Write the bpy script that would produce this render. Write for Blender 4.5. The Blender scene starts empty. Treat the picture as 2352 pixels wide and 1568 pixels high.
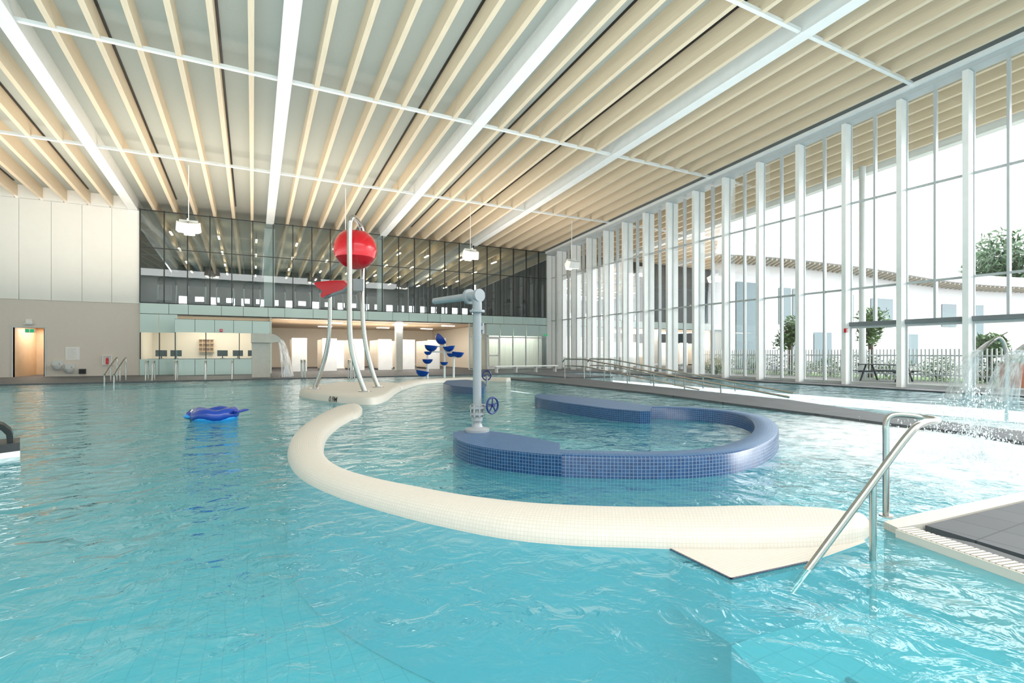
import bpy, math, random
from mathutils import Vector, Matrix
random.seed(3)
S=bpy.context.scene
COL=bpy.context.collection
# ---------------------------------------------------------------- survey of the site
H=1.25; F=1153.0; A=math.radians(27.3); CX=1176.0; CY=810.0
sa,ca=math.sin(A),math.cos(A)
def ray(u,v):
    t=(u-CX)/F; return (sa+ca*t, ca-sa*t, (CY-v)/F)
def PZ(u,v,z=0.0):
    r=ray(u,v); d=(z-H)/r[2]; return Vector((r[0]*d,r[1]*d,z))
def PY(u,v,Y):
    r=ray(u,v); d=Y/r[1]; return Vector((r[0]*d,Y,H+r[2]*d))
def PX(u,v,X):
    r=ray(u,v); d=X/r[0]; return Vector((X,r[1]*d,H+r[2]*d))
def PD(u,v,d):
    r=ray(u,v); return Vector((r[0]*d,r[1]*d,H+r[2]*d))
YB=33.2; XW=20.5
def zr(y): return 9.0+(YB-y)*0.0595
# ---------------------------------------------------------------- materials
def lin(c):
    return tuple(((x/255.0)/12.92 if x/255.0<=0.04045 else ((x/255.0+0.055)/1.055)**2.4) for x in c)+(1.0,)
MATS={}
def newmat(name):
    m=bpy.data.materials.new(name); m.use_nodes=True
    nt=m.node_tree; nt.nodes.clear()
    out=nt.nodes.new('ShaderNodeOutputMaterial')
    MATS[name]=m
    return m,nt,out
def L(nt,a,b): nt.links.new(a,b)
def pm(name,col,rough=0.5,metal=0.0,var=0.06,scale=3.0,bump=0.0,bscale=60.0,stretch=(1,1,1),spec=0.5,coat=0.0,emit=None,es=0.0):
    m,nt,out=newmat(name)
    b=nt.nodes.new('ShaderNodeBsdfPrincipled')
    b.inputs['Roughness'].default_value=rough; b.inputs['Metallic'].default_value=metal
    b.inputs['Specular IOR Level'].default_value=spec; b.inputs['Coat Weight'].default_value=coat
    tc=nt.nodes.new('ShaderNodeTexCoord'); mp=nt.nodes.new('ShaderNodeMapping')
    mp.inputs['Scale'].default_value=stretch
    L(nt,tc.outputs['Object'],mp.inputs['Vector'])
    n=nt.nodes.new('ShaderNodeTexNoise'); n.inputs['Scale'].default_value=scale; n.inputs['Detail'].default_value=4
    L(nt,mp.outputs[0],n.inputs['Vector'])
    mx=nt.nodes.new('ShaderNodeMix'); mx.data_type='RGBA'
    c=lin(col)
    mx.inputs['A'].default_value=tuple(max(0,x*(1-var)) for x in c[:3])+(1,)
    mx.inputs['B'].default_value=tuple(min(1,x*(1+var)) for x in c[:3])+(1,)
    L(nt,n.outputs['Fac'],mx.inputs['Factor']); L(nt,mx.outputs['Result'],b.inputs['Base Color'])
    if bump>0:
        n2=nt.nodes.new('ShaderNodeTexNoise'); n2.inputs['Scale'].default_value=bscale
        L(nt,mp.outputs[0],n2.inputs['Vector'])
        bp=nt.nodes.new('ShaderNodeBump'); bp.inputs['Strength'].default_value=bump; bp.inputs['Distance'].default_value=0.02
        L(nt,n2.outputs['Fac'],bp.inputs['Height']); L(nt,bp.outputs[0],b.inputs['Normal'])
    if emit:
        b.inputs['Emission Color'].default_value=lin(emit); b.inputs['Emission Strength'].default_value=es
    L(nt,b.outputs[0],out.inputs[0])
    return m
def tilemat(name,c1,c2,mortar,size=0.05,gap=0.004,rough=0.25,coord='UV',bump=0.3,sizey=None,offset=0.0,warp=0.0):
    m,nt,out=newmat(name)
    b=nt.nodes.new('ShaderNodeBsdfPrincipled'); b.inputs['Roughness'].default_value=rough
    if coord=='UV':
        tc=nt.nodes.new('ShaderNodeTexCoord'); vec=tc.outputs['UV']
    else:
        g=nt.nodes.new('ShaderNodeNewGeometry'); vec=g.outputs['Position']
    if warp>0:
        nz=nt.nodes.new('ShaderNodeTexNoise'); nz.inputs['Scale'].default_value=1.6; nz.inputs['Detail'].default_value=2
        L(nt,vec,nz.inputs['Vector'])
        va=nt.nodes.new('ShaderNodeVectorMath'); va.operation='MULTIPLY_ADD'
        va.inputs[1].default_value=(warp,warp,warp)
        L(nt,nz.outputs['Color'],va.inputs[0]); L(nt,vec,va.inputs[2]); vec=va.outputs[0]
    br=nt.nodes.new('ShaderNodeTexBrick')
    br.offset=offset; br.squash=1.0
    br.inputs['Color1'].default_value=lin(c1); br.inputs['Color2'].default_value=lin(c2); br.inputs['Mortar'].default_value=lin(mortar)
    br.inputs['Scale'].default_value=1.0; br.inputs['Mortar Size'].default_value=gap; br.inputs['Mortar Smooth'].default_value=0.2
    br.inputs['Brick Width'].default_value=size; br.inputs['Row Height'].default_value=sizey or size
    L(nt,vec,br.inputs['Vector'])
    L(nt,br.outputs['Color'],b.inputs['Base Color'])
    bp=nt.nodes.new('ShaderNodeBump'); bp.invert=True; bp.inputs['Strength'].default_value=bump; bp.inputs['Distance'].default_value=0.004
    L(nt,br.outputs['Fac'],bp.inputs['Height']); L(nt,bp.outputs[0],b.inputs['Normal'])
    L(nt,b.outputs[0],out.inputs[0])
    return m
def glassmat(name,tint,refl,rough=0.0,ior=1.5):
    m,nt,out=newmat(name)
    t=nt.nodes.new('ShaderNodeBsdfTransparent'); t.inputs[0].default_value=tint+(1,)
    g=nt.nodes.new('ShaderNodeBsdfGlossy'); g.inputs['Roughness'].default_value=rough; g.inputs[0].default_value=(1,1,1,1)
    fr=nt.nodes.new('ShaderNodeFresnel'); fr.inputs['IOR'].default_value=ior
    mt=nt.nodes.new('ShaderNodeMath'); mt.operation='MULTIPLY'; mt.inputs[1].default_value=refl
    L(nt,fr.outputs[0],mt.inputs[0]); mx=nt.nodes.new('ShaderNodeMixShader')
    L(nt,mt.outputs[0],mx.inputs[0]); L(nt,t.outputs[0],mx.inputs[1]); L(nt,g.outputs[0],mx.inputs[2]); L(nt,mx.outputs[0],out.inputs[0])
    return m
WHITE=pm('white_steel',(242,244,244),0.4)
GREYW=pm('pale_grey_steel',(206,211,212),0.4)
FRAME=pm('facade_frame_grey',(188,194,196),0.4)
WOOD=pm('glulam_wood',(230,212,186),0.55,var=0.12,scale=2.2,stretch=(12,0.5,12))
CEIL=pm('ceiling_board',(182,189,185),0.8,var=0.06,scale=30,bump=0.1)
PANELW=pm('white_wall_panel',(246,246,243),0.5,var=0.02)
JOINT=pm('joint_grey',(190,188,182),0.7)
TAN=pm('tan_wall',(218,211,203),0.6,var=0.03,scale=8)
TEAL=pm('teal_back_painted_glass',(202,226,224),0.12,var=0.05,scale=0.7,coat=0.3)
DARK=pm('dark_mullion',(40,44,46),0.4)
MIDG=pm('mid_grey_metal',(120,126,130),0.4)
BLACK=pm('black_plastic',(22,24,26),0.4)
GLASS=glassmat('window_glass',(0.95,0.97,0.96),0.9)
GLASSG=glassmat('gym_glass',(0.76,0.82,0.82),1.3)
CREAM=tilemat('cream_mosaic',(212,204,194),(208,200,189),(197,189,178),0.025,0.002,0.5,bump=0.08)
CREAMG=pm('cream_smooth',(212,205,195),0.5)
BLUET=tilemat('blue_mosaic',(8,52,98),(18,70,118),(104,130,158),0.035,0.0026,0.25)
BLUESKYLIT=tilemat('blue_mosaic_skylit',(48,84,124),(60,98,138),(92,118,150),0.035,0.0026,0.4)  # blue mosaic paled for upward faces, sky reflection painted into the colour
DECK=tilemat('dark_deck_tile',(80,82,86),(90,92,96),(62,64,67),0.3,0.006,0.6,coord='P')
POOLF=tilemat('pool_floor_tile',(108,196,206),(116,202,210),(96,182,192),0.15,0.005,0.4,coord='P',warp=0.12)
POOLL=tilemat('leisure_pool_floor_tile',(212,242,245),(216,244,247),(196,230,236),0.15,0.005,0.4,coord='P',warp=0.12)
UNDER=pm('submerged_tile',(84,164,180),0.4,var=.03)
STEEL=pm('brushed_stainless',(190,187,182),0.22,1.0,var=0.04,scale=20)
GREYP=pm('grey_painted_pipe',(150,154,158),0.35)
RED=pm('red_plastic',(204,8,30),0.25,coat=0.3,var=0.03)
BLUEP=pm('blue_plastic',(16,62,160),0.25,coat=0.3,var=0.05)
BLUEL=pm('light_blue_vinyl',(40,150,220),0.2,coat=0.3,var=0.05)
NAVY=pm('navy_vinyl',(14,50,160),0.2,coat=0.3)
WHEEL=pm('dark_blue_painted_wheel',(14,40,104),0.35)
CONC=pm('concrete',(196,195,188),0.8,var=0.12,scale=5,bump=0.3,bscale=30)
WALLI=pm('interior_cream_wall',(236,226,208),0.7,var=0.02)
GYMW=pm('gym_wall',(84,88,90),0.7)
SOFF=pm('peach_soffit',(238,216,190),0.6)
LOCK=pm('locker_laminate',(222,214,200),0.4)
LOCKW=pm('locker_white_tile',(246,246,245),0.35)
LAMP=pm('lamp_diffuser',(255,244,225),0.5,emit=(255,228,190),es=6.0)
LAMPW=pm('lamp_white',(255,255,250),0.5,emit=(255,250,240),es=5.0)
GREEN=pm('exit_green',(20,130,80),0.5,emit=(30,160,100),es=0.4)
INK=pm('black_ink',(30,30,30),0.6)
PAPER=pm('paper',(238,238,238),0.8)
ORANGE=pm('tan_wood_wall',(222,196,162),0.5,var=0.1)
EXTW=pm('exterior_white_panel',(184,185,186),0.6,var=0.03)
EXTB=pm('exterior_beam',(190,182,168),0.6,var=0.05)
PAVE=pm('pavement',(120,120,116),0.8,var=0.06)
LEAF=pm('leaf_green',(66,100,40),0.6,var=0.4,scale=6)
LEAFD=pm('leaf_dark',(48,76,44),0.6,var=0.4,scale=6)
LEAFY=pm('leaf_yellow_green',(104,130,46),0.6,var=0.4,scale=6)
GRASS=pm('lawn_grass',(84,112,52),0.9,var=0.3,scale=8,bump=0.4)
BARK=pm('bark',(80,66,52),0.9,var=0.3)
BRICKO=pm('orange_brick',(160,92,60),0.7,var=0.2)
SCREEN=pm('monitor_screen',(24,28,34),0.2)
# water
def water():
    m,nt,out=newmat('pool_water')
    g=nt.nodes.new('ShaderNodeNewGeometry')
    n1=nt.nodes.new('ShaderNodeTexNoise'); n1.inputs['Scale'].default_value=1.6; n1.inputs['Detail'].default_value=2; n1.inputs['Distortion'].default_value=0.6
    n2=nt.nodes.new('ShaderNodeTexNoise'); n2.inputs['Scale'].default_value=5.5; n2.inputs['Detail'].default_value=3; n2.inputs['Distortion'].default_value=1.0
    L(nt,g.outputs['Position'],n1.inputs['Vector']); L(nt,g.outputs['Position'],n2.inputs['Vector'])
    # surface agitation grows near the spray jets
    d=nt.nodes.new('ShaderNodeVectorMath'); d.operation='DISTANCE'; d.inputs[1].default_value=(8.8,3.2,0)
    L(nt,g.outputs['Position'],d.inputs[0])
    mr=nt.nodes.new('ShaderNodeMapRange'); mr.inputs['From Min'].default_value=1.0; mr.inputs['From Max'].default_value=5.5
    mr.inputs['To Min'].default_value=1.0; mr.inputs['To Max'].default_value=0.0
    L(nt,d.outputs['Value'],mr.inputs['Value'])
    b1=nt.nodes.new('ShaderNodeBump'); b1.inputs['Strength'].default_value=0.7; b1.inputs['Distance'].default_value=0.11
    L(nt,n1.outputs['Fac'],b1.inputs['Height'])
    b2=nt.nodes.new('ShaderNodeBump'); b2.inputs['Distance'].default_value=0.04
    ms=nt.nodes.new('ShaderNodeMath'); ms.operation='MULTIPLY_ADD'; ms.inputs[1].default_value=0.35; ms.inputs[2].default_value=0.65
    L(nt,mr.outputs[0],ms.inputs[0]); L(nt,ms.outputs[0],b2.inputs['Strength'])
    L(nt,n2.outputs['Fac'],b2.inputs['Height']); L(nt,b1.outputs[0],b2.inputs['Normal'])
    t=nt.nodes.new('ShaderNodeBsdfTransparent'); t.inputs[0].default_value=(0.75,0.95,0.97,1)
    sc=nt.nodes.new('ShaderNodeBsdfDiffuse'); sc.inputs[0].default_value=lin((96,186,200))
    mt=nt.nodes.new('ShaderNodeMixShader'); mt.inputs[0].default_value=0.38
    L(nt,t.outputs[0],mt.inputs[1]); L(nt,sc.outputs[0],mt.inputs[2])
    gl=nt.nodes.new('ShaderNodeBsdfGlossy'); gl.inputs['Roughness'].default_value=0.015; gl.inputs[0].default_value=(0.95,0.99,1,1)
    L(nt,b2.outputs[0],gl.inputs['Normal'])
    fr=nt.nodes.new('ShaderNodeFresnel'); fr.inputs['IOR'].default_value=1.34; L(nt,b2.outputs[0],fr.inputs['Normal'])
    mx=nt.nodes.new('ShaderNodeMixShader'); L(nt,fr.outputs[0],mx.inputs[0]); L(nt,mt.outputs[0],mx.inputs[1]); L(nt,gl.outputs[0],mx.inputs[2])
    # foam
    n3=nt.nodes.new('ShaderNodeTexNoise'); n3.inputs['Scale'].default_value=3.0; n3.inputs['Detail'].default_value=6; n3.inputs['Roughness'].default_value=0.7
    L(nt,g.outputs['Position'],n3.inputs['Vector'])
    mul=nt.nodes.new('ShaderNodeMath'); mul.operation='MULTIPLY'; L(nt,n3.outputs['Fac'],mul.inputs[0]); L(nt,mr.outputs[0],mul.inputs[1])
    cr=nt.nodes.new('ShaderNodeMapRange'); cr.inputs['From Min'].default_value=0.20; cr.inputs['From Max'].default_value=0.48; cr.inputs['To Max'].default_value=0.8
    L(nt,mul.outputs[0],cr.inputs['Value'])
    df=nt.nodes.new('ShaderNodeBsdfDiffuse'); df.inputs[0].default_value=(0.92,0.95,0.96,1)
    mx2=nt.nodes.new('ShaderNodeMixShader'); L(nt,cr.outputs[0],mx2.inputs[0]); L(nt,mx.outputs[0],mx2.inputs[1]); L(nt,df.outputs[0],mx2.inputs[2])
    L(nt,mx2.outputs[0],out.inputs[0])
    return m
WATER=water()
def fallwater():
    m,nt,out=newmat('falling_water')
    tc=nt.nodes.new('ShaderNodeTexCoord'); mp=nt.nodes.new('ShaderNodeMapping'); mp.inputs['Scale'].default_value=(1,1,0.06)
    L(nt,tc.outputs['Object'],mp.inputs[0])
    n=nt.nodes.new('ShaderNodeTexNoise'); n.inputs['Scale'].default_value=12; n.inputs['Detail'].default_value=2; L(nt,mp.outputs[0],n.inputs['Vector'])
    cr=nt.nodes.new('ShaderNodeMapRange'); cr.inputs['From Min'].default_value=0.35; cr.inputs['From Max'].default_value=0.65; cr.inputs['To Min'].default_value=0.2; cr.inputs['To Max'].default_value=0.75
    L(nt,n.outputs['Fac'],cr.inputs['Value'])
    t=nt.nodes.new('ShaderNodeBsdfTransparent'); t.inputs[0].default_value=(0.95,0.98,1,1)
    d=nt.nodes.new('ShaderNodeBsdfPrincipled'); d.inputs['Base Color'].default_value=(0.90,0.94,0.96,1); d.inputs['Roughness'].default_value=0.3
    mx=nt.nodes.new('ShaderNodeMixShader'); L(nt,cr.outputs[0],mx.inputs[0]); L(nt,t.outputs[0],mx.inputs[1]); L(nt,d.outputs[0],mx.inputs[2])
    L(nt,mx.outputs[0],out.inputs[0]); return m
FALL=fallwater()
# ---------------------------------------------------------------- mesh builder
def cat(pts,n=8,closed=False):
    pts=[Vector(p) for p in pts]; N=len(pts); out=[]
    rng=range(N if closed else N-1)
    for i in rng:
        if closed: p0,p1,p2,p3=pts[i-1],pts[i],pts[(i+1)%N],pts[(i+2)%N]
        else:
            p1,p2=pts[i],pts[i+1]
            p0=pts[i-1] if i>0 else p1*2-p2
            p3=pts[i+2] if i+2<N else p2*2-p1
        for k in range(n):
            t=k/n
            out.append(0.5*((2*p1)+(p2-p0)*t+(2*p0-5*p1+4*p2-p3)*t*t+(3*p1-p0-3*p2+p3)*t**3))
    if not closed: out.append(pts[-1])
    return out
class MB:
    def __init__(s): s.v=[]; s.f=[]; s.uv=[]
    def add(s,vs,fs,uvs=None):
        o=len(s.v); s.v+= [Vector(x) for x in vs]
        for i,f in enumerate(fs):
            s.f.append(tuple(o+j for j in f)); s.uv.append(uvs[i] if uvs else None)
        return s
    def box(s,x0,x1,y0,y1,z0,z1):
        v=[(x0,y0,z0),(x1,y0,z0),(x1,y1,z0),(x0,y1,z0),(x0,y0,z1),(x1,y0,z1),(x1,y1,z1),(x0,y1,z1)]
        return s.add(v,[(0,3,2,1),(4,5,6,7),(0,1,5,4),(1,2,6,5),(2,3,7,6),(3,0,4,7)])
    def slope(s,x0,x1,y0,y1,dz0,dz1,zb=None):
        f0=(lambda y: zb) if zb is not None else (lambda y: zr(y)+dz0)
        v=[(x0,y0,f0(y0)),(x1,y0,f0(y0)),(x1,y1,f0(y1)),(x0,y1,f0(y1)),(x0,y0,zr(y0)+dz1),(x1,y0,zr(y0)+dz1),(x1,y1,zr(y1)+dz1),(x0,y1,zr(y1)+dz1)]
        return s.add(v,[(0,3,2,1),(4,5,6,7),(0,1,5,4),(1,2,6,5),(2,3,7,6),(3,0,4,7)])
    def obox(s,c,dims,M=None,taper=1.0):
        M=M or Matrix(); a,b,d=[x/2 for x in dims]; c=Vector(c)
        v=[]
        for z in (-d,d):
            k=taper if z>0 else 1
            for x,y in ((-a,-b),(a,-b),(a,b),(-a,b)): v.append(c+(M.to_3x3() @ Vector((x*k,y*k,z))))
        return s.add(v,[(0,3,2,1),(4,5,6,7),(0,1,5,4),(1,2,6,5),(2,3,7,6),(3,0,4,7)])
    def tube(s,pts,r,seg=12,caps=True,closed=False):
        pts=[Vector(p) for p in pts]; n=len(pts); rr=r if isinstance(r,(list,tuple)) else [r]*n
        prev=None; rings=[]
        for i,p in enumerate(pts):
            if closed: t=(pts[(i+1)%n]-pts[i-1])
            else: t=(pts[min(i+1,n-1)]-pts[max(i-1,0)])
            if t.length<1e-9: t=Vector((0,0,1))
            t.normalize()
            if prev is None:
                a=Vector((0,0,1)) if abs(t.z)<0.9 else Vector((1,0,0))
                x=t.cross(a).normalized()
            else:
                x=(prev-t*prev.dot(t)); 
                x=x.normalized() if x.length>1e-6 else t.orthogonal().normalized()
            prev=x; y=t.cross(x)
            rings.append([p+(x*math.cos(2*math.pi*k/seg)+y*math.sin(2*math.pi*k/seg))*rr[i] for k in range(seg)])
        return s.loft(rings,True,caps and not closed,closed)
    def loft(s,rings,ringclosed=True,caps=True,closed=False,uv=False):
        n=len(rings); m=len(rings[0]); vs=[p for r in rings for p in r]; fs=[]; uvs=[]
        al=[0.0]; 
        for i in range(1,n+1):
            a=Vector(rings[i%n][m//2])-Vector(rings[i-1][m//2]); al.append(al[-1]+a.length)
        pl=[0.0]
        for k in range(1,m+1): pl.append(pl[-1]+(Vector(rings[n//2][k%m])-Vector(rings[n//2][k-1])).length)
        for i in range(n if closed else n-1):
            j=(i+1)%n
            for k in range(m if ringclosed else m-1):
                l=(k+1)%m
                fs.append((i*m+k,i*m+l,j*m+l,j*m+k)); uvs.append([(al[i],pl[k]),(al[i],pl[k+1]),(al[i+1],pl[k+1]),(al[i+1],pl[k])])
        if caps:
            fs.append(tuple(range(m))); uvs.append([(p[0],p[1]) for p in rings[0]])
            fs.append(tuple((n-1)*m+k for k in range(m))[::-1]); uvs.append([(p[0],p[1]) for p in rings[-1][::-1]])
        return s.add(vs,fs,uvs if uv else None)
    def lathe(s,prof,c=(0,0,0),seg=24,M=None):
        c=Vector(c); M=(M or Matrix()).to_3x3()
        rings=[[c+M@Vector((r*math.cos(2*math.pi*k/seg),r*math.sin(2*math.pi*k/seg),z)) for k in range(seg)] for r,z in prof]
        return s.loft(rings,True,True,False)
    def sph(s,c,r,seg=10,sc=(1,1,1),M=None):
        n=max(4,seg//2); pr=[(math.sin(math.pi*i/n)*0.999+0.001,-math.cos(math.pi*i/n)) for i in range(n+1)]
        c=Vector(c); M=(M or Matrix()).to_3x3()
        rings=[[c+M@Vector((q*r*sc[0]*math.cos(2*math.pi*k/seg),q*r*sc[1]*math.sin(2*math.pi*k/seg),z*r*sc[2])) for k in range(seg)] for q,z in pr]
        return s.loft(rings,True,True,False)
    def prism(s,poly,z0,z1):
        n=len(poly); vs=[(p[0],p[1],z0) for p in poly]+[(p[0],p[1],z1) for p in poly]
        fs=[tuple(range(n))[::-1],tuple(range(n,2*n))]; uvs=[[(poly[i][0],poly[i][1]) for i in range(n)][::-1],[(poly[i][0],poly[i][1]) for i in range(n)]]
        a=0
        for i in range(n):
            j=(i+1)%n; l=math.hypot(poly[j][0]-poly[i][0],poly[j][1]-poly[i][1])
            fs.append((i,j,n+j,n+i)); uvs.append([(a,z0),(a+l,z0),(a+l,z1),(a,z1)]); a+=l
        return s.add(vs,fs,uvs)
    def leaves(s,c,rad,n,size):
        c=Vector(c)
        for i in range(n):
            while True:
                q=Vector((random.uniform(-1,1),random.uniform(-1,1),random.uniform(-1,1)))
                if 0.25<q.length<1: break
            p=c+Vector((q.x*rad[0],q.y*rad[1],q.z*rad[2]))
            a=Vector((random.gauss(0,1),random.gauss(0,1),random.gauss(0,1))).normalized(); b=a.orthogonal().normalized()
            a=a*size*random.uniform(.6,1.2); b=b*size*random.uniform(.4,.8)
            s.add([p-a,p-b*.6,p+a,p+b*.6],[(0,1,2,3)])
        return s
WL={}
def meta(o,label=None,category=None,group=None,kind=None):
    if label: o['label']=label
    if category: o['category']=category
    if group: o['group']=group
    if kind: o['kind']=kind
def fin(mb,name,mat,parent=None,smooth=True,bevel=0.0,label=None,category=None,group=None,kind=None,angle=35,under=False,top=None):
    xs=[v.x for v in mb.v]; ys=[v.y for v in mb.v]; zs=[v.z for v in mb.v]
    o3=Vector(((min(xs)+max(xs))/2,(min(ys)+max(ys))/2,min(zs)))
    me=bpy.data.meshes.new(name); me.from_pydata([v-o3 for v in mb.v],[],mb.f); 
    if any(u for u in mb.uv):
        ul=me.uv_layers.new(name='UVMap')
        for p in me.polygons:
            u=mb.uv[p.index]
            if u:
                for k,li in enumerate(p.loop_indices): ul.data[li].uv=u[k]
    me.materials.append(mat)
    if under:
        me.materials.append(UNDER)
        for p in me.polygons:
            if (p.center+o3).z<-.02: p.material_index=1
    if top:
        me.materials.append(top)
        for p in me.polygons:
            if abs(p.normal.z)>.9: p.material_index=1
    import bmesh
    bm=bmesh.new(); bm.from_mesh(me); bmesh.ops.recalc_face_normals(bm,faces=bm.faces); bm.to_mesh(me); bm.free()
    if smooth:
        me.polygons.foreach_set('use_smooth',[True]*len(me.polygons))
        try: me.set_sharp_from_angle(angle=math.radians(angle))
        except Exception: pass
    o=bpy.data.objects.new(name,me); COL.objects.link(o)
    WL[o.name]=o3
    if parent is not None:
        o.parent=parent; o.location=o3-WL[parent.name]
    else: o.location=o3
    if bevel>0:
        b=o.modifiers.new('bevel','BEVEL'); b.width=bevel; b.segments=2; b.limit_method='ANGLE'
    meta(o,label,category,group,kind)
    return o
def root(name,loc,label,category,group=None,kind=None):
    e=bpy.data.objects.new(name,None); COL.objects.link(e); e.empty_display_size=0.2
    e.location=loc; WL[e.name]=Vector(loc); meta(e,label,category,group,kind); return e
def dup(o,loc=None,rot=None,label=None):
    c=o.copy(); COL.objects.link(c)
    if loc is not None: c.location=loc
    if rot is not None: c.rotation_euler=(0,0,rot)
    if label: c['label']=label
    for ch in o.children:
        k=ch.copy(); COL.objects.link(k); k.parent=c
        for g in ch.children:
            q=g.copy(); COL.objects.link(q); q.parent=k
    return c
def RZ(a): return Matrix.Rotation(a,4,'Z')
def RX(a): return Matrix.Rotation(a,4,'X')
def RY(a): return Matrix.Rotation(a,4,'Y')
ST='structure'
rx=Vector((ca,-sa,0)); ry=Vector((sa,ca,0))
# ---------------------------------------------------------------- roof
YS=-7.0; YN=49.9
G=[-12.3,-5.7,0.9,7.6,14.1,20.5,27.0]
fin(MB().slope(-14.8,27.3,YS,YN+.25,0.60,0.75),'ceiling',CEIL,kind=ST,label='grey acoustic roof deck between timber beams',category='ceiling')
for i in range(len(G)-1):
    for k in range(1,7):
        x=G[i]+(G[i+1]-G[i])*k/7.0
        if abs(x-XW)<0.3: continue
        b=fin(MB().slope(x-.075,x+.075,YS+.05,YN,0.0,0.598),'glulam_beam',WOOD,smooth=False,label='pale glued-laminated timber roof beam',category='beam',group='timber roof beams')
        if k in (2,5) and x<XW:
            sd_=1 if x<3 else -1
            fin(MB().slope(x+sd_*.115-.035,x+sd_*.115+.035,YS+.1,YB-.5,0.57,0.598),'air_slot',BLACK,b,smooth=False)
for x in G:
    if abs(x-XW)<.1: continue
    r=root('steel_girder',(x,YB,zr(YB)-.06),'white painted steel box girder under the roof','girder','white roof girders')
    fin(MB().slope(x-.17,x+.17,YS+.05,YN,-0.06,0.597),'girder_web',WHITE,r,smooth=False)
    fin(MB().slope(x-.21,x+.21,YS+.05,YN,-0.085,-0.055),'bottom_flange',WHITE,r,smooth=False)
for y in (9.0,17.6,25.4):
    fin(MB().slope(-14.7,20.1,y-.055,y+.055,-0.02,0.08),'roof_tie_bar',WHITE,smooth=False,label='white steel tie bar crossing the timber beams',category='tie bar',group='white roof tie bars')
# ---------------------------------------------------------------- north (end) wall
DL0=PY(30,800,YB).x; DL1=PY(103,800,YB).x; XG=-5.4
w=MB()
w.box(-14.7,DL0,YB,YB+.2,0,3.88).box(DL1,XG,YB,YB+.2,0,3.88).box(DL0,DL1,YB,YB+.2,2.5,3.88)
fin(w,'wall_north',TAN,smooth=False,kind=ST,label='tan tiled lower wall of the pool hall',category='wall')
w=MB(); w.box(-14.7,XG-.1,YB+.06,YB+.2,3.88,8.85); fin(w,'wall_north_backing',JOINT,smooth=False,kind=ST,label='grey backing behind white wall panels',category='wall')
w=MB(); x=XG
while x>-14.7:
    w.box(max(x-1.22,-14.7)+.008,x-.008,YB+.02,YB+.058,3.9,8.9); x-=1.22
fin(w,'wall_north_upper',PANELW,smooth=False,kind=ST,label='white smooth upper wall panels',category='wall')
w=MB()
for i in range(0,2):
    for k in range(0,7):
        a=G[i]+(G[i+1]-G[i])*k/7.0+(.22 if k==0 else .08); b=G[i]+(G[i+1]-G[i])*(k+1)/7.0-(.22 if k==6 else .08)
        if a<-14.7 or b>XG+.1: continue
        w.box(a,b,YB+.06,YB+.1,8.9,zr(YB+.1)+.59)
fin(w,'trim_7',PANELW,smooth=False,kind=ST,label='white infill panels between roof beams at the wall head',category='infill')
fin(MB().box(-14.9,-14.7,YS,YB+.2,0,12.2),'wall_west',PANELW,smooth=False,kind=ST,label='white side wall of the pool hall',category='wall')
fin(MB().box(-14.7,XW,YS-.2,YS,0,12.3),'wall_south',PANELW,smooth=False,kind=ST,label='white end wall of the pool hall',category='wall')
# corridor behind door opening
w=MB().box(DL0-.1,DL0,YB+.2,YB+3,0,2.6).box(DL1,DL1+.1,YB+.2,YB+3,0,2.6).box(DL0,DL1,YB+3,YB+3.1,0,2.6).box(DL0-.1,DL1+.1,YB+.2,YB+3.1,2.6,2.7)
fin(w,'wall_corridor',ORANGE,smooth=False,kind=ST,label='warm timber lined corridor walls',category='wall')
fin(MB().box(DL0-.06,DL0,YB-.03,YB+.2,0,2.56).box(DL1,DL1+.06,YB-.03,YB+.2,0,2.56).box(DL0,DL1,YB-.03,YB+.2,2.5,2.56),'trim_1',GREYW,smooth=False,kind=ST,label='pale metal door frame',category='door frame')
d=root('door_1',(DL1-.2,YB+.3,0),'grey metal door standing open inside the corridor opening','door',kind=ST)
fin(MB().box(DL1-.10,DL1-.05,YB+.22,YB+1.25,0.06,2.45),'door_leaf',DARK,d,smooth=False)
fin(MB().tube([(DL1-.11,YB+1.15,1.0),(DL1-.17,YB+1.15,1.0),(DL1-.17,YB+1.0,1.0)],.012,8),'handle',STEEL,d)
# gym glazing: one window per bay above the fascia
gx=[-5.4]; 
nb=24
for i in range(nb): gx.append(-5.4+(XW+5.4)*(i+1)/nb)
zt=zr(YB)+.02
for i in range(nb):
    x0,x1=gx[i],gx[i+1]
    m=MB().box(x0-.025,x0+.025,YB-.06,YB+.06,3.95,zt)
    if i==nb-1: m.box(x1-.025,x1+.025,YB-.06,YB+.06,3.95,zt)
    for z in (3.97,6.95,zt-.05): m.box(x0+.025,x1-.025,YB-.04,YB+.04,z-.02,z+.02)
    o=fin(m,'window_%d'%(i+1),DARK,smooth=False,kind=ST,label='tall dark framed gym window bay',category='window')
    fin(MB().box(x0+.02,x1-.02,YB-.006,YB+.006,3.97,zt-.03),'glass_pane',GLASSG,o,smooth=False)
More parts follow.
